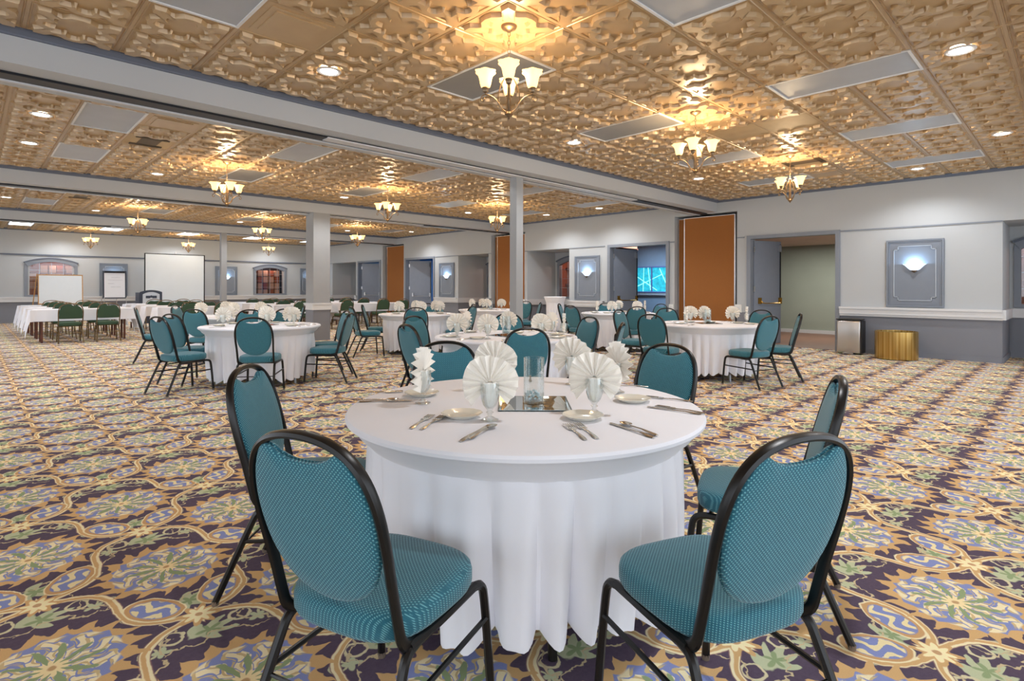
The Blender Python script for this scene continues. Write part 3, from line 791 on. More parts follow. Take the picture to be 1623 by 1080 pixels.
arched(1, (2.17, YF + .02, 0), 0, .68, 'brick_red'); arched(3, (9.99, YF + .02, 0), 0, .68, 'podium_dark')
for n, (a, b) in ((2, (10.48, 12.2)), (4, (-.72, .925)), (6, (14.02, 15.65)), (7, (23.03, 25.3))):
    arched(n, (13.97, (a + b) / 2, 0), -PI / 2, min(.69, (b - a) / 2 - .12), 'terracotta')
# wall switches
for y, z, l in ((5.46, .815, 'white double switch plate right of the nearest partition pocket'), (7.16, .78, 'white switch plate left of the nearest partition pocket')):
    s = thing('light_switch', l, 'switch', (XW, y, z), 0, 'wall switch plates')
    obj('plate', box(-.03, 0, -.07, .07, -.09, .09), 'switch_white', s); obj('toggle', box(-.04, -.03, -.03, .03, -.02, .04), 'rail_white', s)

# bins
b = thing('pedal_bin', 'tall brushed steel pedal bin with black lid by the nearest door frame', 'bin', (12.33, 3.14, 0))
obj('body', bbox_bevel((-.14, .14, -.21, .21, .02, .66), .035, 3), 'steel_brushed', b, True); obj('lid', bbox_bevel((-.145, .145, -.215, .215, .66, .69), .01, 2), 'black_plastic', b, True)
obj('pedal', box(-.18, -.13, -.09, .09, .015, .035), 'steel_brushed', b); obj('side_cover', box(-.135, .135, -.225, -.205, .03, .65), 'black_plastic', b)
b = thing('brass_drum_planter', 'open brass drum planter standing on the carpet below the wall rail', 'planter', (12.03, 2.33, 0))
obj('drum', lathe([(0, .01), (.325, .01), (.33, .03), (.33, .50), (.32, .505), (.315, .50), (.315, .1), (0, .1)], 48), 'brass_bands', b, True)
obj('inner_liner', lathe([(0, .42), (.312, .42)], 40), 'bin_interior', b)

# ------------------------------------------------------------ banquet chairs
def superel(a, b, n, e=3.4, front=1.0):
    out = []
    for k in range(n):
        t = 2 * PI * k / n; c, s_ = math.cos(t), math.sin(t)
        x = a * math.copysign(abs(c) ** (2 / e), c); y = b * math.copysign(abs(s_) ** (2 / e), s_)
        out.append((x * (1 + .04 * y / b), y))
    return out
def cushion(a, b, z0, z1, n=40):
    bm = bmesh.new(); base = superel(a, b, n); rings = []
    H = z1 - z0
    for f, z in ((.90, z0), (.975, z0 + .008), (1, z0 + .02), (1, z0 + H * .62), (.985, z0 + H * .78), (.95, z0 + H * .88), (.85, z0 + H * .95), (.55, z1 + .002), (.2, z1 + .006)):
        rings.append([bm.verts.new((x * f, y * f, z)) for x, y in base])
    for A, B in zip(rings, rings[1:]):
        for k in range(n): bm.faces.new((A[k], A[(k + 1) % n], B[(k + 1) % n], B[k]))
    bm.faces.new(rings[0][::-1]); bm.faces.new(rings[-1]); return bm
def back_y(z): return -.185 - (z - .44) * .27
def pad(outline, cz, th, n_mid=True):
    bm = bmesh.new(); rings = []
    for f, d in ((.97, 0), (1.0, .25), (.985, .6), (.93, .88), (.7, 1.0), (.35, 1.05)):
        for side in (1, -1): rings.append((side, f, d))
    def ring(side, f, d): return [bm.verts.new((x * f, back_y(cz + (z - cz) * f) + side * th * .5 * d, cz + (z - cz) * f)) for x, z in outline]
    n = len(outline)
    ctr = ring(1, .97, 0) ; prev_f = prev_b = ctr
    for f, d in ((1.0, .3), (.985, .65), (.94, .9), (.7, 1.0), (.35, 1.05)):
        a_, b_ = ring(1, f, d), ring(-1, f, d)
        for P_, Q, fl in ((prev_f, a_, 0), (prev_b, b_, 1)):
            for k in range(n):
                q = (P_[k], P_[(k + 1) % n], Q[(k + 1) % n], Q[k]); bm.faces.new(q if fl else q[::-1])
        prev_f, prev_b = a_, b_
    bm.faces.new(prev_f[::-1]); bm.faces.new(prev_b); return bm
def mirror(pts): return pts + [(-x, z) for x, z in pts[::-1] if abs(x) > 1e-4]
def catmull(pts, m=4):
    out = []; n = len(pts)
    for i in range(n):
        p0, p1, p2, p3 = [Vector(pts[(i + k - 1) % n]) for k in range(4)]
        for q in range(m):
            t = q / m; out.append(tuple(.5 * ((2 * p1) + (-p0 + p2) * t + (2 * p0 - 5 * p1 + 4 * p2 - p3) * t * t + (-p0 + 3 * p1 - 3 * p2 + p3) * t ** 3)))
    return out
def chair_proto(kind):
    teal_ = kind == 'teal'; fm = 'black_frame' if teal_ else 'bronze_frame'
    c = thing('banquet_chair', 'chair', 'chair')
    sm, bm_ = ('teal_seat', 'teal_back') if teal_ else ('green_fabric', 'green_fabric')
    obj('seat', cushion(.218, .214, .389, .474), sm, c, True)
    if teal_:
        ol = catmull(mirror([(0, .858), (.045, .861), (.080, .872), (.108, .888), (.136, .884), (.172, .822), (.190, .745), (.188, .66), (.168, .585), (.128, .525), (.07, .49), (0, .478)]), 3); cz = .67
        hoop = [(.185, -.02, .375), (.19, -.12, .372), (.198, -.175, .395), (.198, back_y(.47), .46), (.20, back_y(.56), .56), (.206, back_y(.66), .66), (.204, back_y(.76), .76), (.182, back_y(.84), .84), (.138, back_y(.892), .892), (.075, back_y(.918), .918), (0, back_y(.925), .925)]
    else:
        ol = catmull(mirror([(0, .845), (.05, .85), (.10, .856), (.15, .83), (.19, .78), (.208, .72), (.208, .64), (.208, .575), (.20, .558), (.12, .555), (0, .555)]), 3); cz = .7
        hoop = [(.2, -.02, .375), (.205, -.12, .372), (.215, -.175, .395), (.216, back_y(.47), .46), (.218, back_y(.56), .56), (.222, back_y(.66), .66), (.218, back_y(.75), .75), (.192, back_y(.83), .83), (.14, back_y(.875), .875), (.075, back_y(.895), .895), (0, back_y(.90), .90)]
    obj('backrest', pad(ol, cz, .036), bm_, c, True)
    full = hoop + [(-x, y, z) for x, y, z in hoop[::-1][1:]]
    obj('back_frame', tube(smooth_path(full, 2), .0165, 8, flat=.66), fm, c, True)
    sf = bmesh.new()
    for s_ in (1, -1): add_tube(sf, [(s_ * .197, .175, .378), (s_ * .2, .0, .378), (s_ * .2, -.15, .378)], .0135, 8)
    add_tube(sf, [(-.19, .15, .382), (.19, .15, .382)], .009, 6); add_tube(sf, [(-.19, -.12, .382), (.19, -.12, .382)], .009, 6)
    obj('seat_frame', sf, fm, c, True)
    for s_ in (1, -1):
        l = obj('leg', tube(smooth_path([(s_ * .197, .165, .378), (s_ * .2, .205, .372), (s_ * .203, .222, .33), (s_ * .215, .245, .012)], 2), .0135, 8), fm, c, True)
        obj('glide', lathe([(0, 0), (.013, 0), (.014, .018), (0, .018)], 10, (s_ * .215, .245, 0)), 'glide', l)
        l = obj('leg', tube(smooth_path([(s_ * .2, -.12, .378), (s_ * .202, -.165, .37), (s_ * .206, -.19, .32), (s_ * .225, -.325, .012)], 2), .0135, 8), fm, c, True)
        obj('glide', lathe([(0, 0), (.013, 0), (.014, .018), (0, .018)], 10, (s_ * .225, -.325, 0)), 'glide', l)
        obj('stretcher', tube([(s_ * .209, .233, .26), (s_ * .212, -.222, .25)], .0085, 6), fm, c, True)
    obj('rear_rod', tube([(-.212, -.225, .235), (.212, -.225, .235)], .0055, 6), fm, c, True)
    return c
PT, PG = Proto(chair_proto('teal')), Proto(chair_proto('green'))
TN = {'T1': 'the nearest table', 'T2': 'the second nearest table', 'T3': 'the left table', 'T4': 'the table behind the left one', 'T5': 'the table beside the wide column',
      'T6': 'the farthest round table', 'T7': 'the table by the second doorway', 'T8': 'the table before the brown partition'}
TP = {'T1': (1.766, 1.725), 'T2': (4.152, 4.332), 'T3': (2.856, 7.796), 'T4': (3.377, 10.602), 'T5': (6.383, 9.2), 'T6': (8.929, 9.857), 'T7': (9.727, 6.768), 'T8': (7.744, 3.812)}
CH = [('T1', .86, 1.40, 19, 'front left, seen from behind'), ('T1', 1.523, .748, 68.6, 'front right, seen from behind'), ('T1', 1.098, 2.353, -44.4, 'left side'), ('T1', 2.323, .945, 111, 'right side'),
      ('T1', 2.03, 2.56, -120, 'back left, facing the camera'), ('T1', 2.80, 1.80, 176, 'back right, facing the camera'),
      ('T2', 3.32, 4.40, -5, 'nearer one on the left'), ('T2', 3.95, 5.40, -79, 'farther one on the left'), ('T2', 3.69, 3.67, 55, 'front, seen from behind'), ('T2', 5.07, 4.22, 165, 'right of the napkins'), ('T2', 4.99, 5.18, -135, 'back'), ('T2', 4.57, 3.50, 117, 'nearer one on the right'),
      ('T3', 2.51, 6.89, 69 - 14, 'front, seen from behind'), ('T3', 3.50, 7.15, 135, 'nearer one on the right'), ('T3', 3.73, 7.75, 170, 'farther one on the right'), ('T3', 1.88, 7.66, 17, 'nearer one on the left'), ('T3', 2.17, 8.35, 24, 'farther one on the left'), ('T3', 3.05, 8.68, -102, 'back'),
      ('T4', 2.32, 11.09, -14, 'left, edge on'), ('T4', 2.85, 10.03, 40, 'front left'), ('T4', 3.04, 11.78, -40, 'far left'), ('T4', 3.99, 11.20, -136, 'back'), ('T4', 3.61, 9.31, 100, 'front right'), ('T4', 4.34, 10.57, 160, 'right'),
      ('T5', 6.74, 8.40, 114, 'nearer one on the right'), ('T5', 7.39, 9.14, 155, 'farther one on the right'), ('T5', 5.77, 8.36, 54, 'front, seen from behind'), ('T5', 5.98, 9.96, -35, 'farther one on the left'), ('T5', 5.32, 9.28, -14, 'nearer one on the left'), ('T5', 6.99, 9.80, -135, 'back'),
      ('T6', 8.68, 11.13, -60, 'left'), ('T6', 9.59, 9.32, 141, 'nearer one on the right'), ('T6', 10.03, 10.00, -173, 'farther one on the right'),
      ('T7', 9.18, 6.14, 60, 'front, seen from behind'), ('T7', 10.66, 6.55, 167, 'right'), ('T7', 10.37, 7.46, -133, 'back'), ('T7', 8.86, 7.05, -5, 'nearer one on the left'), ('T7', 9.51, 7.80, -60, 'farther one on the left'),
      ('T8', 7.37, 3.14, 75, 'front, seen from behind'), ('T8', 8.10, 3.00, 114, 'right side, seen edge on'), ('T8', 8.83, 3.63, 171, 'back right'), ('T8', 6.79, 4.02, 5, 'front left'), ('T8', 7.50, 4.88, -85, 'back left'), ('T8', 8.52, 4.81, -128, 'back')]
for t, x, y, dg, lab in CH:
    tx, ty = TP[t]; dd = math.hypot(x - tx, y - ty)
    if dd < .90: x, y = tx + (x - tx) * .90 / dd, ty + (y - ty) * .90 / dd
    PT.put((x, y, .0), math.radians(dg) - PI / 2, 'teal fabric banquet chair at %s, %s' % (TN[t], lab), 'teal banquet chairs at the round tables')
# green chairs and training tables in rows
def drape(L, W, z, drop_f, drop_s, seed):
    rr = random.Random(seed); bm = bmesh.new(); nx, ny = 30, 16; g = {}
    ex, ey = drop_s, drop_f
    xs = [-L / 2 - ex, -L / 2 - ex * .66, -L / 2 - ex * .33, -L / 2 - .01] + [-L / 2 + L * k / 22 for k in range(23)] + [L / 2 + .01, L / 2 + ex * .33, L / 2 + ex * .66, L / 2 + ex]
    ys = [-W / 2 - ey, -W / 2 - ey * .66, -W / 2 - ey * .33, -W / 2 - .01, -W / 2, 0, W / 2, W / 2 + .01, W / 2 + ey * .33, W / 2 + ey * .66, W / 2 + ey]
    ph = rr.uniform(0, 6)
    for i, x in enumerate(xs):
        for j, y in enumerate(ys):
            dx = max(0, abs(x) - L / 2); dy = max(0, abs(y) - W / 2); d = math.hypot(dx, dy) if (dx and dy) else dx + dy
            if dx and dy: d = max(dx, dy) + .55 * min(dx, dy)
            cxp = math.copysign(min(abs(x), L / 2), x); cyp = math.copysign(min(abs(y), W / 2), y)
            fold = .018 * math.sin(x * 26 + ph) * min(1, d / .25) if dy and not dx else .022 * math.sin(y * 24 + ph) * min(1, d / .25)
            ox = (dx > 0) * (.012 + .18 * dx + (fold if not dy else .06)); oy = (dy > 0) * (.012 + .08 * dy + (fold if not dx else .05))
            if not dx and not dy: ox = oy = 0
            g[i, j] = bm.verts.new((cxp + math.copysign(ox, x) * (dx > 0), cyp + math.copysign(oy, y) * (dy > 0), max(.03, z - max(0, d - .004))))
    for i in range(len(xs) - 1):
        for j in range(len(ys) - 1): bm.faces.new((g[i, j], g[i + 1, j], g[i + 1, j + 1], g[i, j + 1]))
    return bm
def training_table():
    t = thing('training_table', 'table', 'table')
    obj('tabletop', box(-.91, .91, -.23, .23, .725, .75), 'oak', t)
    for sx in (-1, 1):
        for sy in (-1, 1): obj('leg', box(sx * .78 - .02, sx * .78 + .02, sy * .18 - .018, sy * .18 + .018, 0, .725), 'table_leg', t)
    return t
PTT = Proto(training_table())
PCL = Proto(tag(obj('tablecloth', drape(1.83, .47, .757, .27, .5, 3), 'cloth_white', None, True), 'c', 'tablecloth'))
ROWN = ['front row', 'second row', 'third row', 'back row']
GR = [('leftmost group', 1.97, (1.66, 2.36), 4), ('group before the podium', 4.42, (4.08, 4.85), 4), ('group left of the column', 7.32, (6.95, 7.65), 4), ('group right of the column', 9.77, (9.7, 10.45), 4)]
for gi, (gn, cx, chx, nr) in enumerate(GR):
    for r in range(nr):
        yn = 16.4 + 1.3 * r
        PTT.put((cx, yn + .24, 0), 0, 'narrow training table, %s of the %s' % (ROWN[r], gn), 'training tables')
        PCL.put((cx, yn + .24, 0), 0, 'white cloth on the training table, %s of the %s' % (ROWN[r], gn), 'training table cloths')
        for q, x in enumerate(chx):
            # chair origin is the seat centre
            PG.put((x, yn - .23, 0), rnd.uniform(-.05, .05), 'green bronze-framed chair, %s at the %s of the %s' % ('left one' if q == 0 else 'right one', ROWN[r], gn), 'green banquet chairs at the training tables')
PG.put((8.35, 16.1, 0), .1, 'dark green banquet chair standing just right of the wide column', 'green banquet chairs at the training tables')

# ------------------------------------------------------------ round tables
def skirt_mesh(R, seed, z0=.66, z1=.09, big=1.):
    bm = bmesh.new(); n = 300; rr = random.Random(seed); ph = [rr.uniform(0, 6.28) for _ in range(6)]; rings = []
    nz = 10
    for j in range(nz + 1):
        v = j / nz; z = z0 + (z1 - z0) * v
        ring = []
        for k in range(n):
            t = 2 * PI * k / n
            u = 14.5 * t + ph[0] + .9 * math.sin(3 * t + ph[1]) + .5 * math.sin(7 * t + ph[2])
            s_ = (2 * abs(math.sin(round(14.5) * t / 1 + (u - 14.5 * t))) ** .75 - 1) * (.75 + .25 * math.sin(5 * t + ph[3])) + .22 * math.sin(41 * t + ph[2])
            amp = .001 + .046 * big * v ** .8
            r = R - .008 + s_ * amp - .045 * v * v + .01 * math.sin(2 * t + ph[4]) * v
            dz = (.02 * math.sin(4 * t + ph[5]) - .026 * s_) * v ** 3
            ring.append(bm.verts.new((r * math.cos(t), r * math.sin(t), z + dz)))
        rings.append(ring)
    for A, B in zip(rings, rings[1:]):
        for k in range(n): bm.faces.new((A[k], A[(k + 1) % n], B[(k + 1) % n], B[k]))
    return bm
def topper(R, z, ri, zi):
    prof = [(0, z), (R * .5, z), (R - .02, z), (R - .006, z - .004), (R, z - .014), (R - .002, z - .026), (R - .012, z - .034), (R - .03, z - .046), (R - .05, z - .075), (ri + .010, z - .10), (ri + .001, zi)]
    return lathe(prof, 96)
def round_table(key, R=.762, legs=True):
    x, y = TP[key]
    t = thing('banquet_table', 'round banquet table under white cloth, %s' % TN[key], 'table', (x, y, 0), rnd.uniform(0, 1), 'round banquet tables')
    obj('tabletop', lathe([(0, .725), (R - .02, .725), (R - .012, .735), (R - .02, .747), (0, .747)], 48), 'oak', t)
    for k in range(4):
        a = k * PI / 2 + .4; obj('leg', tube([(.57 * math.cos(a), .57 * math.sin(a), .0), (.5 * math.cos(a), .5 * math.sin(a), .725)], .0165, 8), 'black_frame' if key == 'T1' else 'steel_leg', t)
    c = tag(obj('tablecloth', topper(R + .002, .76, .672, .645), 'cloth_white', None, True, (x, y, 0)), 'fitted white tablecloth with pleated skirt on %s' % TN[key], 'tablecloth', 'fitted white cloths on the round tables')
    seed = int(key[1]) * 5 + 1
    obj('skirt', skirt_mesh(.677, seed, .675, .10, 1.15 if key == 'T1' else 1.), 'cloth_white', c, True)
for k in TP: round_table(k)
ct = thing('cocktail_table', 'tall round cocktail table inside its white skirted cloth, by the window niche', 'table', (12.28, 10.75, 0))
obj('tabletop', lathe([(0, .99), (.3, .99), (.3, 1.01), (0, 1.01)], 32), 'oak', ct); obj('pole', lathe([(0, .03), (.03, .03), (.03, .99), (0, .99)], 12), 'steel_leg', ct); obj('foot', lathe([(0, 0), (.25, 0), (.24, .02), (.03, .04), (0, .04)], 24), 'steel_leg', ct)
cc = tag(obj('tablecloth', lathe([(0, 1.02), (.31, 1.02), (.325, 1.01), (.32, .995), (.29, .93), (.265, .85)], 64), 'cloth_white', None, True, (12.28, 10.75, 0)), 'white cloth over the tall cocktail table by the window niche', 'tablecloth')
obj('skirt', skirt_mesh(.265, 77, .86, .03, .75), 'cloth_white', cc, True)

# ------------------------------------------------------------ table settings
def fan_napkin():
    bm = bmesh.new(); NP = 13; a0, a1 = -0.28 * PI, 1.28 * PI; r0, rm, r1 = .010, .055, .108
    rows = []
    rr = random.Random(4)
    for k in range(2 * NP + 1):
        a = a0 + (a1 - a0) * k / (2 * NP); s_ = 1 if k % 2 else -1
        R = r1 * (1 + .03 * math.sin(3.1 * a + 1)) * (1 + rr.uniform(-.012, .012))
        row = []
        for r, am in ((r0, .003), (rm, .010), (R, .017)):
            row.append(bm.verts.new((r * math.cos(a) * (1), s_ * am, .146 + r * math.sin(a))))
        rows.append(row)
    for A, B in zip(rows, rows[1:]):
        for j in range(2): bm.faces.new((A[j], A[j + 1], B[j + 1], B[j]))
    # gathered tail inside the glass
    tail = []
    for (r, z) in ((.022, .15), (.026, .12), (.022, .085), (.012, .06), (.004, .052)):
        tail.append([bm.verts.new((r * (1 + .16 * math.cos(6 * t)) * math.cos(t), r * .8 * (1 + .16 * math.cos(6 * t)) * math.sin(t), z)) for t in [2 * PI * q / 24 for q in range(24)]])
    for A, B in zip(tail, tail[1:]):
        for k in range(24): bm.faces.new((A[k], A[(k + 1) % 24], B[(k + 1) % 24], B[k]))
    return bm
NF = obj('napkin', fan_napkin(), 'napkin', None); tag(NF, 'n', 'napkin'); PN = Proto(NF)
md = NF.modifiers.new('thick', 'SOLIDIFY'); md.thickness = .0012
def goblet():
    return lathe([(0, .002), (.032, .002), (.034, .006), (.02, .012), (.009, .02), (.0085, .028), (.015, .034), (.009, .04), (.012, .046), (.026, .062), (.034, .088), (.0365, .118), (.035, .148), (.0342, .148), (.0355, .118), (.033, .088), (.025, .064), (.010, .05), (0, .048)], 28)
GO = Proto(tag(obj('goblet', goblet(), 'thin_glass', None, True), 'g', 'glass'))
PL = Proto(tag(obj('bread_plate', lathe([(0, .006), (.045, .006), (.056, .009), (.080, .019), (.082, .018), (.058, .004), (.05, 0), (0, 0)], 48, fr=lambda u, r, z: 1 + (.018 * math.cos(12 * 2 * PI * u) if r > .07 else 0)), 'china', None, True), 'p', 'plate'))
def handle(bm, L0, L1, w, th):
    pts = [(L0, .0035, .004), (L0 + .05, .003, .006), ((L0 + L1) / 2, .004, .006), (L1 - .02, .008, .004), (L1, .006, .003)]
    prev = None
    for x, w_, z in pts:
        q = [bm.verts.new((x, s_ * w_, z + h)) for s_, h in ((-1, -.0012), (1, -.0012), (.6, .0018), (-.6, .0018))]
        if prev:
            for k in range(4): bm.faces.new((prev[k], prev[(k + 1) % 4], q[(k + 1) % 4], q[k]))
        else: bm.faces.new(q)
        prev = q
    bm.faces.new(prev[::-1])
def fork():
    bm = bmesh.new(); handle(bm, -.02, .10, 0, 0)
    add_box(bm, -.040, -.018, -.012, .012, .003, .0055)
    for k in range(4): add_box(bm, -.092, -.040, -.012 + k * .0071, -.0087 + k * .0071, .004, .007)
    return bm
def spoon():
    bm = bmesh.new(); handle(bm, -.03, .10, 0, 0)
    R = [[bm.verts.new((-.055 + .026 * f * math.cos(t), .016 * f * math.sin(t), .002 + .006 * f * f)) for t in [2 * PI * k / 20 for k in range(20)]] for f in (1, .75, .4, .1)]
    for A, B in zip(R, R[1:]):
        for k in range(20): bm.faces.new((A[k], A[(k + 1) % 20], B[(k + 1) % 20], B[k]))
    bm.faces.new(R[-1]); return bm
def knife():
    bm = bmesh.new(); handle(bm, .0, .11, 0, 0)
    o = [(-.10, .004), (-.095, .009), (-.06, .010), (0, .006), (.01, .003), (.01, -.003), (-.09, -.004)]
    A = [bm.verts.new((x, y, .003)) for x, y in o]; B = [bm.verts.new((x, y, .0045)) for x, y in o]; bm.faces.new(A[::-1]); bm.faces.new(B)
    for k in range(len(o)): bm.faces.new((A[k], A[(k + 1) % len(o)], B[(k + 1) % len(o)], B[k]))
    return bm
FK = Proto(tag(obj('fork', fork(), 'silver', None, True), 'f', 'fork')); SP = Proto(tag(obj('spoon', spoon(), 'silver', None, True), 's', 'spoon')); KN = Proto(tag(obj('knife', knife(), 'silver', None), 'k', 'knife'))
ZT = .7605
def at(x, y, dz=0): return (x, y, ZT + dz)
def yaw(x0, y0, x1, y1): return math.atan2(y1 - y0, x1 - x0)
S1 = [('front left', 1.437, 1.59, (1.401, 1.715)), ('left', 1.438, 2.032, (1.543, 2.191)), ('back left', 1.86, 2.02, (1.98, 2.14)), ('back right', 2.288, 1.884, (2.36, 1.76)), ('front right', 1.761, 1.341, (1.725, 1.365)), ('right', 2.223, 1.511, (2.151, 1.417))]
cx1, cy1 = TP['T1']
for nm, x, y, (qx, qy) in S1:
    wh = '%s setting of the nearest table' % nm
    # radial direction: the fan faces outwards, towards its chair
    rz = yaw(cx1, cy1, x, y) + PI / 2
    if nm == 'front right': x, y = x + .06, y + .04
    if nm == 'right': x, y = x + .05, y + .07
    GO.put(at(x, y), 0, 'clear footed goblet at the %s' % wh, 'water goblets on the round tables')
    PN.put(at(x, y), {'front left': TH - PI / 2 + .05, 'front right': TH - PI / 2 - .25, 'left': TH - PI / 2 + 1.35, 'right': TH - PI / 2 - 1.2, 'back left': TH - PI / 2 + .1, 'back right': TH - PI / 2 - .45}[nm], 'white fan-folded napkin in the goblet at the %s' % wh, 'fan-folded napkins')
    PL.put(at(qx, qy), .3, 'cream bread plate at the %s' % wh, 'bread plates')
def cut(pr, tip, end, lab, grp, dz=0.):
    a = yaw(*tip, *end); m_ = Vector(((tip[0] + end[0]) / 2, (tip[1] + end[1]) / 2)); 
    o = pr.put((m_.x, m_.y, ZT + dz), a, lab, grp); o.scale = (1.12, 1.2, 1)
N1 = ' of the nearest table'
cut(FK, (1.33, 1.817), (1.15, 1.70), 'left one of the two silver forks at the front left setting' + N1, 'forks'); cut(FK, (1.36, 1.775), (1.165, 1.66), 'right one of the two silver forks at the front left setting' + N1, 'forks')
cut(KN, (1.375, 1.535), (1.19, 1.45), 'silver knife under the spoon at the front left setting' + N1, 'knives'); cut(SP, (1.40, 1.515), (1.215, 1.44), 'silver spoon laid on the knife at the front left setting' + N1, 'spoons', .004)
cut(FK, (1.60, 1.345), (1.49, 1.17), 'left one of the two silver forks at the front right setting' + N1, 'forks'); cut(FK, (1.64, 1.33), (1.53, 1.15), 'right one of the two silver forks at the front right setting' + N1, 'forks')
cut(KN, (1.73, 1.235), (1.68, 1.04), 'silver knife at the front right setting' + N1, 'knives'); cut(SP, (1.77, 1.225), (1.705, 1.03), 'silver spoon beside the knife at the front right setting' + N1, 'spoons', .002)
cut(FK, (1.52, 2.33), (1.36, 2.43), 'silver fork on the rim side of the left setting' + N1, 'forks')
cut(KN, (1.43, 2.12), (1.27, 2.24), 'silver knife at the left setting' + N1, 'knives'); cut(SP, (1.40, 2.15), (1.25, 2.27), 'silver spoon lying on the knife at the left setting' + N1, 'spoons', .004)
cut(FK, (2.28, 1.42), (2.33, 1.24), 'silver fork farthest right, at the right setting' + N1, 'forks'); cut(FK, (2.13, 1.27), (2.15, 1.09), 'silver fork nearest the rim at the right setting' + N1, 'forks'); cut(KN, (2.09, 1.29), (2.12, 1.10), 'silver knife at the right setting' + N1, 'knives')
cut(FK, (2.02, 2.21), (2.10, 2.37), 'silver fork at the back left setting' + N1, 'forks'); cut(KN, (2.2, 2.10), (2.32, 2.22), 'silver knife at the back of the nearest table', 'knives')
cut(SP, (2.42, 1.72), (2.5, 1.60), 'silver spoon at the back right setting' + N1, 'spoons')
def centrepiece(cx, cy, rz, key):
    m_ = thing('mirror_tile', 'square mirror tile in the middle of %s' % TN[key], 'mirror', at(cx, cy), rz, 'mirror tiles')
    obj('glass_face', box(-.148, .148, -.148, .148, .0045, .005), 'mirror', m_); obj('bevel_edge', box(-.155, .155, -.155, .155, 0, .0045), 'mirror_edge', m_)
    v = thing('cylinder_vase', 'clear cylinder vase with crystal beads on %s' % TN[key], 'vase', at(cx, cy, .0055), rz, 'glass cylinder vases')
    obj('glass_wall', lathe([(0, .001), (.043, .001), (.045, .006), (.045, .20), (.0435, .20), (.042, .2), (.042, .012), (0, .012)], 36), 'thin_glass', v, True)
    bm = bmesh.new(); rr = random.Random(5)
    for k in range(46):
        a, r, z = rr.uniform(0, 6.28), .034 * math.sqrt(rr.random()), .02 + rr.random() * .03
        mt = Matrix.Translation((r * math.cos(a), r * math.sin(a), z)) @ Matrix.Rotation(rr.uniform(0, 3), 4, 'X')
        bmesh.ops.create_icosphere(bm, subdivisions=1, radius=.006, matrix=mt)
    b = obj('crystal_beads', bm, 'crystal', v); b['kind'] = 'stuff'
centrepiece(1.79, 1.69, TH, 'T1')
# the other tables: napkin positions by bearing
OT = {'T2': [(-.50, -.30, 3.3), (-.18, -.44, 0), (.02, .28, .4), (.36, -.28, .2), (.50, .10, .9), (.60, -.25, 1.45), (-.45, .3, 1.2)],
      'T3': [(-.38, -.28, 0), (.12, -.1, .25), (-.1, .38, .2), (.36, .06, .9), (.47, -.08, 1.0), (-.5, .12, 1.2)],
      'T4': [(-.45, -.2, .2), (-.1, .1, .5), (.1, -.15, 0), (.42, .2, .4), (-.3, .35, .9)],
      'T5': [(-.33, -.2, .5), (.1, -.2, 0), (.45, -.05, .7), (-.1, .4, .3), (.3, .35, .6)],
      'T6': [(-.45, .05, .9), (-.2, .25, .2), (-.08, -.2, 0), (.26, .05, .1), (.55, -.1, .2)],
      'T7': [(-.45, -.1, 1.2), (-.18, -.3, .1), (.38, -.1, 0), (.6, .15, 1.4), (.1, .4, .5)],
      'T8': [(-.38, -.2, 1.4), (-.22, .1, .0), (.0, .15, .3), (.40, .1, .0), (.52, -.12, 1.2), (0, -.45, 1.5)]}
BR = lambda r, d: ('back ' if d > .12 else ('front ' if d < -.12 else 'middle ')) + ('left' if r < -.25 else ('right' if r > .25 else 'centre'))
OT['T8'] = OT['T8'][:5]
s_, c_ = math.sin(TH), math.cos(TH)
for key, L in OT.items():
    cx, cy = TP[key]; centrepiece(cx, cy, TH + .4 * int(key[1]), key)
    seen = {}
    for r, d, tw in L:
        x, y = cx + r * s_ + d * c_, cy - r * c_ + d * s_
        nm = BR(r, d); seen[nm] = seen.get(nm, 0) + 1
        if seen[nm] > 1: nm = 'second ' + nm
        GO.put(at(x, y), 0, 'clear footed goblet at the %s setting of %s' % (nm, TN[key]), 'water goblets on the round tables')
        PN.put(at(x, y), TH - PI / 2 + tw, 'white fan-folded napkin at the %s setting of %s' % (nm, TN[key]), 'fan-folded napkins')
        k = math.hypot(r, d); ur, ud = r / k, d / k
        pr, pd_ = r + (.10 * ud) + ur * .03, d - .10 * ur + ud * .03
        q = math.hypot(pr, pd_); 
        if q > .62: pr, pd_ = pr * .62 / q, pd_ * .62 / q
        PL.put(at(cx + pr * s_ + pd_ * c_, cy - pr * c_ + pd_ * s_), 0, 'cream bread plate at the %s setting of %s' % (nm, TN[key]), 'bread plates')
        for P_, lb, off, gr in ((FK, 'silver fork', .17, 'forks'), (KN, 'silver knife', -.14, 'knives')):
            fr, fd = r - off * ud, d + off * ur
            q = math.hypot(fr, fd); fr, fd = fr / q * .60, fd / q * .60
            fx, fy = cx + fr * s_ + fd * c_, cy - fr * c_ + fd * s_
            P_.put(at(fx, fy), yaw(cx, cy, fx, fy), '%s at the %s setting of %s' % (lb, nm, TN[key]), gr)

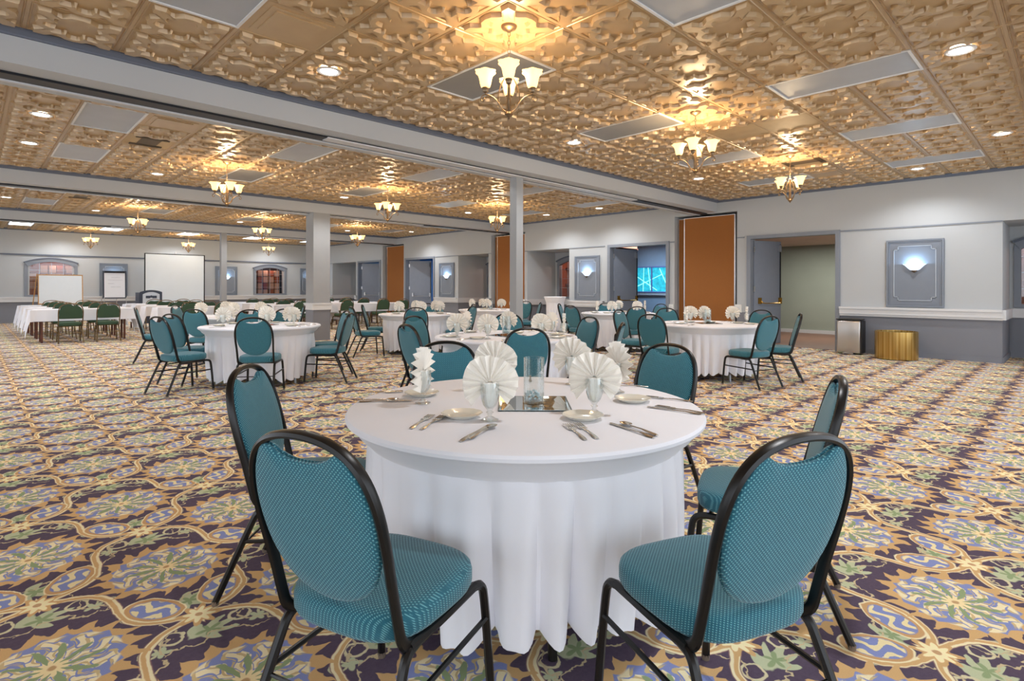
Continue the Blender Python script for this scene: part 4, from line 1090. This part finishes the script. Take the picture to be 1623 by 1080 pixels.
# ------------------------------------------------------------ presentation area
wb_ = thing('whiteboard_easel', 'white dry-erase board with oak frame leaning on a tripod easel, far left', 'easel', (2.2, 23.6, 0), 0)
tl = -.10
obj('board', box(-.56, .56, -.012, .0, .73, 1.66), 'board_white', wb_, rot=(tl, 0, 0), loc=(0, 0, 0))
f = bmesh.new(); add_box(f, -.585, -.56, -.02, .006, .70, 1.69); add_box(f, .56, .585, -.02, .006, .70, 1.69); add_box(f, -.56, .56, -.02, .006, 1.66, 1.69); add_box(f, -.56, .56, -.04, .006, .70, .73)
obj('board_frame', f, 'oak', wb_, rot=(tl, 0, 0))
for a, b in (((-.5, .05, .0), (-.35, .21, 1.70)), ((.5, .05, 0), (.35, .21, 1.70)), ((-.75, .55, 0), (-.6, .17, 1.7))): obj('leg', tube([a, b], .014, 8), 'oak', wb_)
fc = thing('flip_chart', 'flip chart with handwritten sheet on a metal stand, right of the whiteboard', 'flip chart', (3.78, 24.3, 0), .05)
obj('backboard', box(-.36, .36, 0, .015, .86, 1.86), 'podium_dark', fc, rot=(-.05, 0, 0)); sh = obj('paper_sheet', box(-.31, .31, -.006, 0, .90, 1.78), 'paper', fc, rot=(-.05, 0, 0)); obj('top_clamp', box(-.3, .3, -.03, .0, 1.79, 1.84), 'track', fc, rot=(-.05, 0, 0))
for z, x0, x1 in ((1.62, -.1, .16), (1.53, -.2, .24), (1.40, -.2, -.02), (1.28, -.12, .18)): 
    t = bmesh.new(); add_tube(t, [(x0 + (x1 - x0) * k / 24, -.008, z + .008 * math.sin(k * 2.1)) for k in range(25)], .0022, 4); obj('handwriting', t, 'ink', sh)
for a, b in (((-.34, -.05, 0), (-.33, -.03, .9)), ((.34, -.05, 0), (.33, -.03, .9)), ((-.45, .5, 0), (-.2, .1, 1.8)), ((.12, .5, 0), (.1, .1, 1.8))): obj('leg', tube([a, b], .012, 8), 'aluminium', fc)
ps = thing('projection_screen', 'large white tripod projection screen with black border before the far wall', 'screen', (5.9, 25.2, 0), 0)
obj('screen_fabric', box(-1.02, 1.02, 0, .006, .62, 2.56), 'screen_white', ps)
f = bmesh.new(); add_box(f, -1.06, -1.02, -.004, .008, .6, 2.59); add_box(f, 1.02, 1.06, -.004, .008, .6, 2.59); add_box(f, -1.02, 1.02, -.004, .008, 2.56, 2.59); obj('black_border', f, 'track', ps)
obj('roller_case', box(-1.08, 1.08, -.05, .05, .52, .62), 'track', ps); obj('pole', tube([(0, .06, .2), (0, .06, 2.66)], .015, 8), 'aluminium', ps)
obj('hook', tube([(0, .06, 2.66), (0, .0, 2.68), (0, -.01, 2.60)], .01, 6), 'aluminium', ps)
for k in range(3): a = k * 2.09 + .5; obj('leg', tube([(0, .06, .45), (.5 * math.cos(a), .06 + .5 * math.sin(a), 0)], .01, 6), 'aluminium', ps)
pd = thing('lectern', 'dark lectern with arched top and pale emblem panel, in front of the projection screen', 'lectern', (4.62, 23.0, 0), .08)
K = 14; w_ = .34
arc = [(-w_ + 2 * w_ * k / K, 1.10 + .07 * (1 - (2 * k / K - 1) ** 2)) for k in range(K + 1)]
obj('front_panel', prism([(w_, 0), (-w_, 0)] + arc, -.03, 0, 'y'), 'podium_dark', pd)
for s2 in (-1, 1): obj('side_panel', box(s2 * w_ - .012, s2 * w_ + .012, 0, .45, 0, 1.08), 'podium_dark', pd)
obj('desk_top', box(-w_, w_, .0, .47, 1.0, 1.03), 'podium_dark', pd)
a2 = [(-.26 + .52 * k / K, 1.02 + .08 * (1 - (2 * k / K - 1) ** 2)) for k in range(K + 1)]
sp = obj('sign_panel', prism([(.26, .3), (-.26, .3)] + a2, -.045, -.03, 'y'), 'podium_sign', pd)
e = bmesh.new(); add_box(e, -.17, -.03, -.05, -.045, .88, .97); add_box(e, .03, .17, -.05, -.045, .88, .97); add_box(e, -.03, .03, -.05, -.045, .90, .92); obj('emblem', e, 'podium_dark', sp)
obj('emblem', lathe([(0, 0), (.035, 0), (.035, .005), (0, .005)], 16, (0, 0, 0)), 'podium_dark', sp, rot=(PI / 2, 0, 0), loc=(0, -.046, .95))
